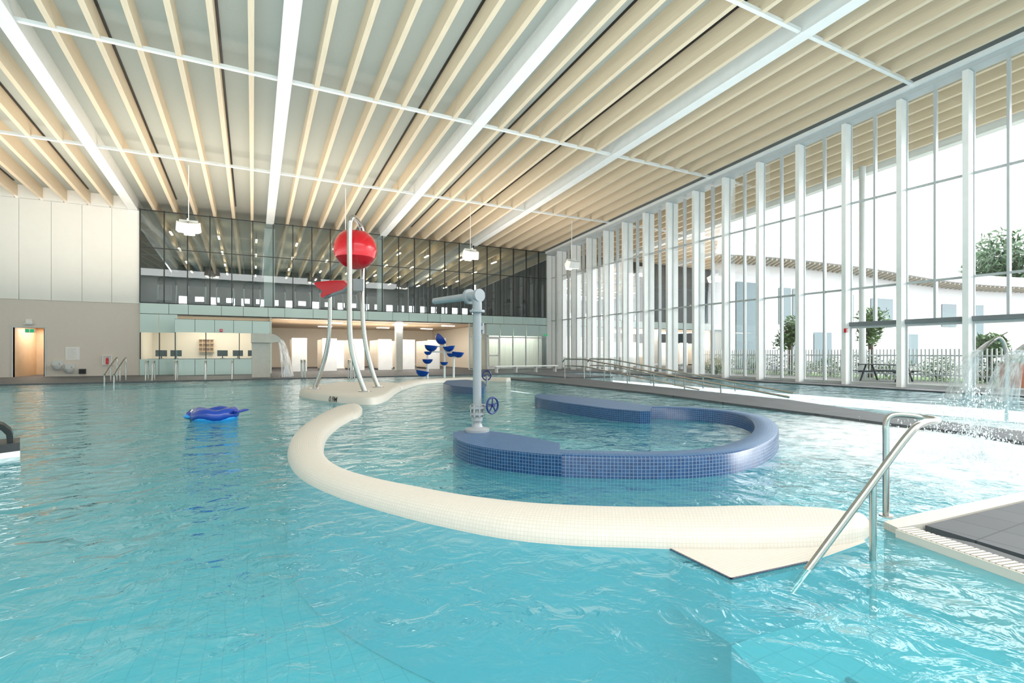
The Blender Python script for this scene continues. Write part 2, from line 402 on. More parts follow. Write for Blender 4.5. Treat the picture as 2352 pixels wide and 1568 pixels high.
# fascia panels
w=MB(); x=XG; ws=[1.3,.9,1.6,1.1]; i=0
while x<XW-.05:
    x1=min(XW,x+ws[i%4]); w.box(x+.01,x1-.01,YB-.1,YB-.06,3.38,3.93); x=x1; i+=1
fin(w,'trim_2',TEAL,smooth=False,kind=ST,label='pale teal glass fascia panels below gym windows',category='fascia')
fin(MB().box(XG,XW,YB-.059,YB+.3,3.36,3.94),'trim_3',DARK,smooth=False,kind=ST,label='dark backing of fascia',category='fascia')
fin(MB().box(XG,XW+.5,YB+.3,YN,3.36,3.9),'floor_gym',GYMW,smooth=False,kind=ST,label='gym upper floor slab',category='floor')
w=MB().slope(-6.2,-6.0,YB+.21,YN,0,-.1,zb=0).slope(21.2,21.4,YB+.3,YN,0,-.1,zb=0).box(-6,21.2,YN+.01,YN+.2,0,5.1).box(-6,21.2,YN+.01,YN+.2,6.0,8.58)
for k in range(24): w.box(-6+k*1.15,-5.5+k*1.15,YN+.01,YN+.2,5.1,6.0)
fin(w,'wall_gym',GYMW,smooth=False,kind=ST,label='grey gym walls with a window strip',category='wall')
# office (ground level, west bay)
zo=3.05
OX0=-3.7; OX1=.88; OY=32.0
o=root('office_booth',(-1.4,OY,0),'glazed lifeguard office booth with pale teal glass panels','booth')
w=MB()
n=5
for k in range(n):
    a=OX0+(OX1-OX0)*k/n; b=OX0+(OX1-OX0)*(k+1)/n
    w.box(a+.01,b-.01,OY-.04,OY,2.35,zo); w.box(a+.01,b-.01,OY-.04,OY,0.05,.9)
for k in range(2):
    a=XG+(OX0-XG)*k/2; b=XG+(OX0-XG)*(k+1)/2
    w.box(a+.01,b-.01,YB-.1,YB-.06,2.35,3.35); w.box(a+.01,b-.01,YB-.1,YB-.06,0.05,.9)
w.box(OX0-.04,OX0,OY,YB-.11,2.35,zo).box(OX0-.04,OX0,OY,YB-.11,.05,.9).box(OX1,OX1+.04,OY,YB,0.05,zo)
fin(w,'glass_panel_cladding',TEAL,o,smooth=False)
w=MB().box(OX0,OX1,OY,YB+.3,zo-.02,zo+.02).box(OX0,OX1,OY,OY+.08,.05,.9).box(OX0,OX1,OY,OY+.08,2.36,zo-.02).box(XG,OX0,YB-.05,YB+.02,.05,.9)
for x in [OX0,-2.3,-.7,OX1-.04]: w.box(x,x+.04,OY-.02,OY+.06,.9,2.35)
for x in [XG,-4.55]: w.box(x,x+.04,YB-.08,YB,.9,2.35)
fin(w,'window_frame',DARK,o,smooth=False)
fin(MB().box(OX0,OX1,OY+.01,OY+.02,.9,2.35).box(XG,OX0,YB-.04,YB-.03,.9,2.35),'glass_pane',GLASS,o,smooth=False)
fin(MB().box(XG,.7,37,37.1,0,3.36).box(XG-.1,XG,YB+.2,37.1,0,3.36).box(.88,1.0,YB,37.1,0,3.36).box(XG,.9,YB+.2,37.1,3.3,3.35),'wall_office',WALLI,smooth=False,kind=ST,label='cream office walls',category='wall')
o=root('office_counter',(-1.5,34,0),'long dark office counter below the booth window','counter')
fin(MB().box(-5.2,.7,34.0,34.7,.88,.93),'counter_top',GREYW,o,smooth=False)
fin(MB().box(-5.2,.7,34.1,34.65,0.05,.88),'counter_body',DARK,o,smooth=False)
mo=root('computer_monitor',(-1.6,34.3,.93),'black flat computer monitor on the office counter','monitor','office monitors')
fin(MB().box(-1.87,-1.33,34.28,34.32,1.05,1.40),'screen',SCREEN,mo,smooth=False)
fin(MB().box(-1.72,-1.48,34.22,34.4,.93,.945).box(-1.63,-1.57,34.32,34.34,.94,1.2),'stand',BLACK,mo,smooth=False)
for x in (-.8,0.0,-3.9,-4.6): dup(mo,(x,34.3,.93))
r=root('pigeonhole_shelf',(-2.6,36.9,1.3),'wooden pigeonhole shelf on office wall','shelf')
m=MB().box(-3.0,-2.2,36.97,36.99,1.3,2.1)
for k in range(5): m.box(-3.0+k*.195,-2.98+k*.195,36.75,36.97,1.3,2.1)
for k in range(4): m.box(-3.0,-2.2,36.75,36.97,1.3+k*.26,1.32+k*.26)
fin(m,'shelf_grid',ORANGE,r,smooth=False)
# east part of ground level: glazed wall
for i,(a,b) in enumerate([(13.7,15.0),(15.0,16.1),(16.1,17.2),(17.2,18.3),(18.3,19.4),(19.4,20.5)]):
    m=MB().box(a-.03,a+.03,YB-.06,YB+.06,0.04,3.35).box(a+.03,b,YB-.04,YB+.04,0.04,.1).box(a+.03,b,YB-.04,YB+.04,2.35,2.42)
    o=fin(m,'window_%d'%(nb+1+i),GREYW,smooth=False,kind=ST,label='ground level glazed bay beside locker area',category='window')
    fin(MB().box(a+.03,b-.03,YB-.006,YB+.006,.1,3.35),'glass_pane',GLASSG,o,smooth=False)
    if i>0: fin(MB().box(a+.04,b-.01,YB-.1,YB-.07,2.5,3.33),'spandrel_panel',TEAL,o,smooth=False)
d=root('door_2',(15.55,YB-.1,0),'white framed glazed door in glass wall','door',kind=ST)
fin(MB().box(15.05,15.15,YB-.14,YB-.07,.06,2.35).box(15.95,16.05,YB-.14,YB-.07,.06,2.35).box(15.15,15.95,YB-.14,YB-.07,2.25,2.35).box(15.15,15.95,YB-.14,YB-.07,.06,.3).box(15.15,15.95,YB-.14,YB-.07,1.0,1.1),'door_leaf',WHITE,d,smooth=False)
fin(MB().tube([(15.9,YB-.2,.9),(15.9,YB-.2,1.3)],.015,8),'handle',STEEL,d)
# locker hall
fin(MB().box(.9,21.2,46,46.1,0,3.36).box(15.2,15.3,YB+.1,46,0,3.3).box(15.3,21.2,YB+2.5,YB+2.6,0,3.3),'wall_locker_hall',WALLI,smooth=False,kind=ST,label='cream back wall of the locker hall',category='wall')
fin(MB().box(.9,21.2,YB+.3,46,3.32,3.359),'ceiling_locker_hall',SOFF,smooth=False,kind=ST,label='warm peach soffit over locker hall',category='ceiling')
fin(MB().box(-14.7,21.4,26.0,YN,-.4,.05),'floor',DECK,smooth=False,kind=ST,label='dark grey tiled pool deck and hall floor',category='floor')
lk=root('locker_bank',(2.65,36,.05),'cream locker bank with white tiled end wall','lockers','locker banks')
fin(MB().box(2.2,3.1,34.8,35.0,.05,2.2),'end_panel',LOCKW,lk,smooth=False,bevel=.01)
fin(MB().box(2.25,3.05,35.0,38.0,.15,2.15),'locker_body',LOCK,lk,smooth=False)
fin(MB().box(2.3,3.0,35.0,38.0,.05,.15),'plinth',DARK,lk,smooth=False)
for k in range(6):
    for j in range(2):
        dd=fin(MB().box(2.225,2.245,35.05+k*.49,35.5+k*.49,.2+j*.98,1.15+j*.98),'locker_door',LOCK,lk,smooth=False)
for x in (4.5,6.4,8.2,10.0,11.9): dup(lk,(x,36+random.uniform(-.3,1.5),.05))
dup(lk,(6.0,41.5,.05)); dup(lk,(9.6,41.5,.05))
for x in (5.0,9.5,13.2):
    for y in (36.2,41.5):
        fin(MB().box(x-.5,x+.5,y-.08,y+.08,3.27,3.318),'locker_fill_strip',LAMPW,smooth=False,label='added linear fill strip glowing in locker hall',category='light',group='locker hall fill strips')  # glowing strips added to brighten the locker hall
fin(MB().box(8.6,9.05,YB+.5,YB+.95,.05,3.32),'concrete_column',CONC,smooth=False,bevel=.01,label='square concrete column at locker hall entrance',category='column')
fin(MB().box(.6,1.2,YB+.8,YB+1.2,3.9,zr(YB+1.2)-.10),'gym_column',WHITE,smooth=False,label='white steel column inside the gym',category='column')
fin(MB().box(7.45,7.8,YB+.8,YB+1.2,3.9,zr(YB+1.2)-.10),'gym_column',WHITE,smooth=False,label='white steel column inside the gym',category='column')
# gym lights
first=None
for ix,x in enumerate([-4.4,-1.9,.2,2.6,5.0,7.1,9.5,11.6,14.4,17.2]):
    for y in (36.5,40.5,44.5,48.0):
        xx=x+(0.7 if int(y)%2 else 0); z=zr(y)-.35
        m=MB().box(xx-.05,xx+.05,y-.45,y+.45,z,z+.06)
        if first is None:
            first=root('linear_pendant_light',(xx,y,z),'bright linear pendant light below gym ceiling','light','gym pendant lights')
            fin(m,'diffuser',LAMP,first,smooth=False); fin(MB().box(xx-.01,xx+.01,y-.4,y-.38,z+.06,z+.5).box(xx-.01,xx+.01,y+.38,y+.4,z+.06,z+.5),'hanger',DARK,first,smooth=False)
        else: dup(first,(xx,y,z))
# treadmills
t=root('treadmill',(0,0,0),'black gym treadmill facing the window','treadmill','gym treadmills')
fin(MB().box(-.38,.38,-.1,1.75,0,.2).box(-.42,.42,-.45,-.05,0,.28),'running_deck',BLACK,t,smooth=False,bevel=.03)
fin(MB().tube(cat([(-.42,-.2,.2),(-.44,-.1,.8),(-.42,.05,1.25)]),.04,8).tube(cat([(.42,-.2,.2),(.44,-.1,.8),(.42,.05,1.25)]),.04,8),'upright',GREYW,t)
fin(MB().tube(cat([(-.42,.05,1.2),(-.36,-.05,1.5),(0,-.12,1.62),(.36,-.05,1.5),(.42,.05,1.2)]),.06,8).obox((0,-.05,1.38),(.7,.07,.36),RX(.3)),'console',BLACK,t)
fin(MB().tube([(-.42,.05,1.1),(-.42,.7,1.05)],.025,8).tube([(.42,.05,1.1),(.42,.7,1.05)],.025,8),'handrail',BLACK,t)
t.location=(-4.3,34.2,3.9)
for k in range(1,9):
    dup(t,(-4.3+1.42*k+(.25 if k==8 else 0),34.2 if k not in (4,8) else 34.9,3.9))
bk=root('exercise_bike',(0,0,0),'grey and black exercise bike by the gym window','exercise bike','gym exercise bikes')
fin(MB().box(-.25,.25,-.5,-.42,0,.08).box(-.25,.25,.5,.58,0,.08).box(-.05,.05,-.45,.55,.03,.1).tube([(0,-.4,.1),(0,-.35,1.1)],.04,8).tube([(0,.3,.1),(0,.25,.85)],.04,8),'frame',MIDG,bk)
fin(MB().lathe([(.001,-.04),(.26,-.04),(.28,0),(.26,.04),(.001,.04)],(0,-.15,.4),20,RY(math.pi/2)),'flywheel',BLACK,bk)
fin(MB().obox((0,.27,.9),(.25,.3,.08)),'seat',BLACK,bk,bevel=.02)
fin(MB().tube([(-.25,-.15,1.2),(-.22,-.38,1.15),(.22,-.38,1.15),(.25,-.15,1.2)],.02,8).obox((0,-.4,1.3),(.3,.04,.22)),'handlebar',BLACK,bk)
bk.location=(9.0,34.3,3.9)
for x in (9.9,10.8,11.7,13.4,14.6,15.8,17.2,18.5): dup(bk,(x,34.3,3.9),random.uniform(-.3,.3))
# ---------------------------------------------------------------- window wall (east)
Yk=[7.57+1.85*k for k in range(-7,14)]+[33.10]
for i,y in enumerate(Yk):
    o=fin(MB().box(XW-.38,XW+.02,y-.08,y+.08,0.04,zr(y)-.285),'facade_column',WHITE,smooth=False,label='slender white steel facade column',category='column',group='white facade columns')
for i in range(len(Yk)-1):
    a,b=Yk[i],Yk[i+1]; c=(a+b)/2
    doorbay= 5.0<c<11.3
    m=MB()
    def rail(z,h,d0=.05): m.box(XW-d0,XW+.05,a+.08,b-.08,z-h/2,z+h/2)
    rail(3.7,.07); rail(7.0,.07)
    if not doorbay: rail(.1,.12)
    zt=zr(b)-.3
    zlow=2.42 if doorbay else .12
    m.box(XW-.10,XW+.05,c-.035,c+.035,zlow,zt)
    m.box(XW-.03,XW+.03,a+.08,a+.105,zlow,zt); m.box(XW-.03,XW+.03,b-.105,b-.08,zlow,zt)
    o=fin(m,'window_%d'%(40+i),FRAME,smooth=False,kind=ST,label='full height facade window bay with slim grey frame',category='window')
    v=[(XW,a+.08,zlow),(XW,b-.08,zlow),(XW,b-.08,zr(b)-.29),(XW,a+.08,zr(a)-.29)]
    fin(MB().add(v,[(0,1,2,3)]),'glass_pane',GLASS,o,smooth=False)
    if doorbay:
        d=root('door_%d'%(10+i),(XW,c,0),'glazed sliding door with grey frame','door',kind=ST)
        fin(MB().box(XW-.08,XW-.02,a+.085,a+.13,.05,2.28).box(XW-.08,XW-.02,b-.13,b-.085,.05,2.28).box(XW-.08,XW-.02,a+.13,b-.13,.05,.16).box(XW-.08,XW-.02,a+.13,b-.13,2.18,2.28),'door_frame',FRAME,d,smooth=False)
        fin(MB().box(XW-.055,XW-.045,a+.13,b-.13,.16,2.18),'glass_pane',GLASS,d,smooth=False)
fin(MB().box(XW-.16,XW+.1,3.87,11.27,2.28,2.42),'trim_4',MIDG,smooth=False,kind=ST,label='grey header over sliding doors',category='door header')
fin(MB().slope(XW-.36,XW+.12,YS,YB,-.28,.0).slope(XW-.1,XW+.12,YS,YB,0.0,.6),'trim_5',FRAME,smooth=False,kind=ST,label='grey edge beam above the facade glazing',category='beam')
fin(MB().slope(XW-.5,XW-.37,YS,YB,-.12,.02),'trim_6',WHITE,smooth=False,kind=ST,label='white blind box along facade head',category='trim')
# exit sign, alarms
def sign(x,y,z,n='exit_sign'):
    r=root(n,(x,y,z),'green and white exit sign','exit sign','exit signs')
    fin(MB().box(x-.18,x+.18,y-.03,y+.03,z,z+.2),'sign_box',PAPER,r,smooth=False)
    fin(MB().box(x-.16,x-.02,y-.035,y-.03,z+.02,z+.18).box(x+.02,x+.16,y-.035,y-.03,z+.02,z+.18),'sign_face',GREEN,r,smooth=False)
p=PY(70,764,YB-.05); sign(p.x,YB-.12,p.z)
sign(19.9,YB-.2,2.5)
def alarm(p,n):
    r=root('fire_alarm',p,'small red wall mounted fire alarm sounder','fire alarm','fire alarms')
    fin(MB().box(p[0]-.07,p[0]+.07,p[1]-.04,p[1]+.04,p[2],p[2]+.16),'housing',RED,r,bevel=.01)
    fin(MB().sph((p[0],p[1]-.04,p[2]+.08),.035,8),'strobe',PAPER,r)
alarm((PY(508,774,OY-.08).x,OY-.08,2.4),0); q=PX(1943,762,XW-.42); alarm((q.x,q.y,2.02),1)
# wall things on tan wall
p=PY(66,742,YB-.1); r=root('wall_security_light',(p.x,YB-.12,p.z),'small white security light above the door','light')
fin(MB().box(p.x-.12,p.x+.12,YB-.12,YB,p.z,p.z+.2),'housing',PAPER,r,bevel=.02); fin(MB().box(p.x-.18,p.x+.18,YB-.2,YB-.08,p.z-.08,p.z),'lens',GREYW,r,bevel=.02)
p=PY(167,826,YB); r=root('wall_notice',(p.x,YB-.02,p.z),'white printed rules notice on tan wall','notice')
fin(MB().box(p.x-.28,p.x+.28,YB-.02,YB-.003,p.z,p.z+.66),'sheet',PAPER,r,smooth=False)
m=MB()
for k in range(11): m.box(p.x-.22,p.x-.22+random.uniform(.25,.44),YB-.023,YB-.02,p.z+.08+k*.048,p.z+.088+k*.048)
fin(m,'printed_lines',JOINT,r,smooth=False)
p=PY(247,838,YB); r=root('fire_extinguisher_cabinet',(p.x,YB-.1,p.z),'white cabinet with red fire extinguisher','fire extinguisher')
fin(MB().box(p.x-.2,p.x-.17,YB-.12,YB,p.z,p.z+.5).box(p.x+.17,p.x+.2,YB-.12,YB,p.z,p.z+.5).box(p.x-.17,p.x+.17,YB-.12,YB,p.z,p.z+.03).box(p.x-.17,p.x+.17,YB-.12,YB,p.z+.47,p.z+.5).box(p.x-.17,p.x+.17,YB-.03,YB,p.z+.03,p.z+.47),'cabinet_box',PAPER,r,smooth=False)
fin(MB().lathe([(.001,0),(.06,0),(.06,.28),(.03,.33),(.02,.36),(.001,.36)],(p.x,YB-.08,p.z+.04),12),'extinguisher',RED,r)
for (u,v) in ((130,842),(158,850)):
    p=PY(u,v,YB-.2); r=root('drinking_fountain',(p.x,YB-.2,p.z-.1),'stainless steel wall mounted drinking fountain','drinking fountain','drinking fountains')
    fin(MB().lathe([(.001,-.12),(.1,-.12),(.22,.06),(.22,.1),(.19,.1),(.1,.0),(.001,.0)],(p.x,YB-.22,p.z),20),'basin',GREYW,r)
    fin(MB().box(p.x-.2,p.x+.2,YB-.04,YB,p.z-.15,p.z+.3),'back_plate',GREYW,r,smooth=False); fin(MB().tube(cat([(p.x+.1,YB-.12,p.z+.08),(p.x+.1,YB-.14,p.z+.16),(p.x+.06,YB-.18,p.z+.16)],4),.012,6),'spout',STEEL,r)
p=PY(190,858,YB); r=root('power_box',(p.x,YB-.1,p.z),'dark grey wall outlet box near the floor','outlet box'); fin(MB().box(p.x-.14,p.x+.14,YB-.1,YB,p.z,p.z+.25),'box_body',DARK,r,bevel=.01); fin(MB().box(p.x-.1,p.x+.1,YB-.115,YB-.1,p.z+.04,p.z+.21),'cover_flap',BLACK,r,bevel=.005)
# ---------------------------------------------------------------- pool basin and water
fin(MB().box(-14.7,XW+.0,YS,26,-1.6,-1.15),'floor_basin',POOLF,smooth=False,kind=ST,label='turquoise tiled pool basin floor',category='pool floor')
fin(MB().box(-14.7,12.5,25.9,25.99,-1.15,-.1),'wall_basin',POOLF,smooth=False,kind=ST,label='turquoise tiled pool basin end wall',category='pool wall')
wv=MB().add([(-14.7,YS,0),(XW-.4,YS,0),(XW-.4,26.05,0),(-14.7,26.05,0)],[(0,1,2,3)])
fin(wv,'pool_water',WATER,smooth=False,kind='stuff',label='rippling clear turquoise pool water',category='water')
fin(MB().box(19.2,XW+.1,YS,25.99,-.4,.04),'pool_deck_facade',DECK,smooth=False,kind=ST,label='dark tiled deck beside the glass facade',category='pool deck')
# walkway between the pools
ne=[(1135,866),(1290,880),(1500,902),(1700,928),(1880,950),(2040,971),(2200,990),(2352,1014)]
fe=[(2352,990),(2200,971),(2040,952),(1930,935),(1810,917),(1600,896),(1400,876),(1330,868)]
poly=[PZ(u,v,.05) for u,v in ne]+[PZ(u,v,.05) for u,v in fe]
poly=[Vector((p.x,min(p.y,25.99),0)) for p in poly]
fin(MB().prism(poly,-.5,.05),'pool_walkway',DECK,smooth=False,label='dark tiled walkway dividing two pools',category='walkway')
# leisure pool raised floor
lp=[(800,955),(735,1000),(700,1050),(745,1100),(840,1130),(1000,1165),(1250,1205),(1500,1215),(1990,1205),(2352,1130)]
poly=[PZ(u,v,0) for u,v in lp]+[Vector((14,1.9,0)),PZ(2352,1030),PZ(2040,980),PZ(1700,935),PZ(1500,905),PZ(1290,884),PZ(1165,872),PZ(1000,872),PZ(930,885),PZ(880,915)]
fin(MB().prism(poly,-1.149,-.5),'leisure_pool_floor',POOLL,smooth=False,kind=ST,label='pale turquoise tiled shallow pool floor',category='pool floor')
poly=[PZ(u,v,0) for u,v in fe]; poly=[Vector((p.x+.1,min(p.y,25.8),0)) for p in poly]+[Vector((19.1,25.8,0)),Vector((19.1,1.5,0))]
fin(MB().prism(poly,-1.149,-.7),'second_pool_floor',POOLL,smooth=False,kind=ST,label='pale tiled floor of the second pool',category='pool floor')
# cream divider wall
outer=[(812,934),(790,936),(755,948),(705,978),(670,1012),(660,1045),(672,1080),(710,1112),(780,1143),(880,1175),(1000,1206),(1150,1236),(1300,1252),(1450,1258),(1600,1262),(1760,1262),(1900,1256),(1960,1248)]
inner=[(812,952),(800,958),(778,970),(752,992),(742,1015),(744,1040),(762,1064),(800,1084),(870,1104),(960,1122),(1060,1140),(1190,1156),(1310,1164),(1440,1168),(1580,1168),(1740,1165),(1880,1170),(1960,1185)]
O=cat([PZ(u,v,0) for u,v in outer],8); I=cat([PZ(u,v,.08) for u,v in inner],8)
prof=[(.0,-1.14),(-.005,-.1),(0,0),(.03,.045),(.08,.085),(.18,.115),(.36,.13),(.62,.13),(.84,.122),(.95,.105),(1,.07),(1.03,0),(1.05,-.6)]
rings=[]
n=len(O)
for i in range(n):
    o_,i_=Vector((O[i].x,O[i].y,0)),Vector((I[i].x,I[i].y,0))
    rings.append([Vector(((o_+(i_-o_)*f).x,(o_+(i_-o_)*f).y,z)) for f,z in prof])
def endcap(ring,dirv,dist,steps=5):
    c=Vector((0,0,0))
    for p in ring: c+=p
    c/=len(ring); out=[]
    for s in range(1,steps+1):
        a=s/steps*math.pi/2; k=math.cos(a); e=math.sin(a)*dist
        out.append([Vector((c.x+(p.x-c.x)*max(k,.05)+dirv.x*e,c.y+(p.y-c.y)*max(k,.05)+dirv.y*e,(p.z*(.35+.65*k) if p.z>0 else p.z))) for p in ring])
    return out
d0=(O[0]-O[4]); d0.z=0; d0.normalize(); d1=(O[-1]-O[-5]); d1.z=0; d1.normalize()
rings=endcap(rings[0],d0,.18)[::-1]+rings+endcap(rings[-1],d1,.16)
fin(MB().loft(rings,False,True,False,uv=True),'pool_divider_wall',CREAM,label='low curved cream mosaic wall dividing the pools',category='pool wall',angle=60,under=True)
# back cream curb
def sweepcurb(name,pix,wd,h,label):
    c=cat([PZ(u,v,h) for u,v in pix],8); rings=[]
    for i,p in enumerate(c):
        t=c[min(i+1,len(c)-1)]-c[max(i-1,0)]; t.z=0; t.normalize(); nrm=Vector((-t.y,t.x,0))
        rings.append([Vector((p.x,p.y,0))+nrm*wd*a+Vector((0,0,z)) for a,z in ((-.52,-1.14),(-.5,-.03),(-.48,h*.6),(-.38,h*.95),(0,h),(.38,h*.95),(.48,h*.6),(.5,-.03),(.52,-1.14))])
    return fin(MB().loft(rings,False,True,False,uv=True),name,CREAMG,label=label,category='pool wall',angle=60)
sweepcurb('pool_curb',[(885,884),(905,884),(925,879),(960,872),(1020,868),(1100,866),(1168,867)],.6,.16,'curved cream mosaic curb around the shallow pool')
# island
iz=.19
ipf=[(688,906),(700,913),(730,919),(790,926),(850,930),(885,922),(908,905)]; ipb=[(922,882),(905,878),(860,876),(780,877),(722,884)]
ic=cat([PZ(u,v,0) for u,v in ipf]+[Vector((q.x,q.y,0)) for q in [PZ(u,v,iz) for u,v in ipb]],5,closed=True)
cen=sum(ic,Vector())/len(ic)
def inset(poly,d):
    out=[]; n=len(poly)
    ar=sum(poly[i].x*poly[(i+1)%n].y-poly[(i+1)%n].x*poly[i].y for i in range(n))
    sg=1 if ar>0 else -1
    for i in range(n):
        t=poly[(i+1)%n]-poly[i-1]; t.z=0; t.normalize(); nr=Vector((-t.y,t.x,0))*sg
        out.append(poly[i]+nr*d)
    return out
isl=root('play_island',(cen.x,cen.y,0),'low cream mosaic island carrying the dumping bucket','pool island')
rg=[]
for d_,z in ((-.02,-1.14),(0,0),(.03,.15),(.06,.175),(.14,iz)): rg.append([Vector((p.x,p.y,z)) for p in inset(ic,d_)])
fin(MB().loft(rg,True,True,False,uv=True),'island_body',CREAMG,isl,angle=50,under=True)
# depth marking painted round the curved island face
cu=bpy.data.curves.new('depth_marking','FONT'); cu.body='0.9M'; cu.size=.19; cu.align_x='CENTER'; cu.extrude=0; cu.offset=0.001
tmp=bpy.data.objects.new('tmp',cu); COL.objects.link(tmp)
dg=bpy.context.evaluated_depsgraph_get(); dg.update()
tme=bpy.data.meshes.new_from_object(tmp.evaluated_get(dg)); bpy.data.objects.remove(tmp)
tgt=ray(761,914); best=min(range(len(ic)),key=lambda i: abs(ic[i].x*tgt[1]-ic[i].y*tgt[0])+ (100 if ic[i].length>cen.length else 0))
sgn=1 if (ic[(best+1)%len(ic)]-ic[best]).dot(rx)>0 else -1
def walk(s):
    i=best; st=sgn if s>=0 else -sgn; rem=abs(s)
    while True:
        a=ic[i%len(ic)]; b=ic[(i+st)%len(ic)]; l=(b-a).length
        if rem<=l: 
            p=a+(b-a)*(rem/l); t=(b-a).normalized()*(1 if s>=0 else -1); return p,Vector((t.y,-t.x,0))
        rem-=l; i+=st
tm=MB(); tv=[]
for v in tme.vertices:
    p,nn=walk(v.co.x); h=v.co.y
    if nn.dot(ry)>0: nn=-nn
    tv.append(p+nn*(.010-.03*h/.15)+Vector((0,0,.012+h)))
tm.add(tv,[tuple(f.vertices) for f in tme.polygons])
o=fin(tm,'depth_marking',INK,isl,smooth=False); o['label']='black painted depth marking 0.9M'
# blue bench ring
oe=[(1262,1043),(1300,1045),(1400,1048),(1500,1049),(1600,1046),(1690,1037),(1752,1020),(1785,998),(1786,976),(1760,957),(1700,944),(1620,936),(1540,932),(1490,931)]
OE=cat([PZ(u,v,.22) for u,v in oe],8)
bn=root('curved_pool_bench',(OE[40].x,OE[40].y,-.5),'C-shaped blue mosaic tiled bench standing in shallow water','bench')
cxy=sum([Vector((p.x,p.y,0)) for p in OE],Vector())/len(OE)
rings=[]
for i,p in enumerate(OE):
    t=OE[min(i+1,len(OE)-1)]-OE[max(i-1,0)]; t.z=0; t.normalize(); nr=Vector((-t.y,t.x,0))
    if nr.dot(cxy-p)<0: nr=-nr
    q=Vector((p.x,p.y,0)); wdt=.30
    rings.append([q+Vector((0,0,-.5)),q+Vector((0,0,.205)),q+nr*.015+Vector((0,0,.22)),q+nr*(wdt-.015)+Vector((0,0,.22)),q+nr*wdt+Vector((0,0,.205)),q+nr*wdt+Vector((0,0,-.5))])
fin(MB().loft(rings,False,True,False,uv=True),'ring_seat',BLUET,bn,angle=50,top=BLUESKYLIT)
def plat(pix,name,z=.222):
    c=[PZ(u,v,.22) for u,v in pix]; return fin(MB().prism(c,-.5,z),name,BLUET,bn,angle=40,bevel=0,top=BLUESKYLIT)
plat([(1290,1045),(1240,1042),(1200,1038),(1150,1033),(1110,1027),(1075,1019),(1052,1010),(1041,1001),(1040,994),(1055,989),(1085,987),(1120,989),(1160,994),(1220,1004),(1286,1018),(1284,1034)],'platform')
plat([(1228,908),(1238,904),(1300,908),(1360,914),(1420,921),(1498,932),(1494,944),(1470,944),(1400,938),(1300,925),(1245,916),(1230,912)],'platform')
b2=root('pool_bench',PZ(1065,890),'small blue mosaic tiled bench in the shallow pool','bench')
c=[PZ(u,v,.2) for u,v in [(1018,880),(1025,874),(1070,872),(1110,876),(1116,884),(1112,890),(1085,891),(1040,887)]]
fin(MB().prism(c,-.5,.2),'bench_body',BLUET,b2,angle=40)
fin(MB().prism([Vector((p.x,p.y,0))+(Vector((sum(q.x for q in c)/8,sum(q.y for q in c)/8,0))-Vector((p.x,p.y,0)))*.04 for p in c],.2,.215),'skylit_top',BLUESKYLIT,b2,angle=40)  # thin top slab carrying the painted sky reflection
# ---------------------------------------------------------------- spray post with hand wheel
pb=PZ(1096,990,.222); X,Y=pb.x,pb.y
sp=root('water_cannon_post',(X,Y,.222),'grey steel water cannon post with blue hand wheel','water cannon')
fin(MB().lathe([(.001,0),(.16,0),(.16,.03),(.15,.04),(.075,.06),(.06,.1),(.055,.1),(.001,.1)],(X,Y,.222),28),'base_flange',GREYP,sp)
fin(MB().tube([(X,Y,.3),(X,Y,1.0),(X,Y,1.88)],.055,20),'post',GREYP,sp)
for z in (.44,.52,1.78): fin(MB().lathe([(.001,0),(.1,0),(.1,.03),(.001,.03)],(X,Y,z),24),'pipe_flange',GREYP,sp)
fin(MB().lathe([(.001,0),(.072,0),(.072,.22),(.001,.22)],(X,Y,.36),20),'valve_body',GREYP,sp)
for k in range(8): fin(MB().lathe([(.001,0),(.012,0),(.012,.15),(.001,.15)],(X+.085*math.cos(k*.785),Y+.085*math.sin(k*.785),.42),6),'bolt',STEEL,sp)
e=PD(998,690,7.3); top=Vector((X,Y,2.0)); dr=(Vector((e.x,e.y,2.0))-top).normalized()
fin(MB().tube(cat([(X,Y,1.8),(X,Y,1.9),Vector((X,Y,1.97))+dr*.03,top+dr*.1,top+dr*.18],6),.062,16),'elbow',GREYP,sp)
fin(MB().tube([top+dr*.14,top+dr*.19],.1,24),'elbow_flange',GREYP,sp)
fin(MB().tube([top-dr*.06,top+dr*.0],.085,24),'elbow_flange',GREYP,sp)
fin(MB().tube([top+dr*.18,Vector((e.x,e.y,2.0))],[.052,.045],16),'barrel',GREYP,sp)
ax=Vector((ca,-sa,0)); wc=Vector((X,Y,.56))+ax*.20
wm=MB(); R_=.105
a1=Vector((0,0,1)); ax2=(ax*0.75+Vector((-sa,-ca,0))*.66).normalized(); a2=ax2.cross(a1).normalized()
wm.tube([wc+(a1*math.cos(k/24*2*math.pi)+a2*math.sin(k/24*2*math.pi))*R_ for k in range(24)],.013,8,closed=True)
for k in range(5): 
    q=a1*math.cos(k/5*2*math.pi)+a2*math.sin(k/5*2*math.pi); wm.tube([wc,wc+q*R_],.009,6)
wm.tube([wc-ax2*.02,wc+ax2*.03],.025,10)
fin(wm,'hand_wheel',WHEEL,sp)
fin(MB().tube([Vector((X,Y,.56)),wc],.02,10),'valve_stem',GREYP,sp)
fin(MB().box(X+.04,X+.09,Y-.03,Y+.03,1.55,1.6).tube([(X+.08,Y,1.5),(X+.08,Y,1.64)],.02,8),'handle_bracket',GREYP,sp)
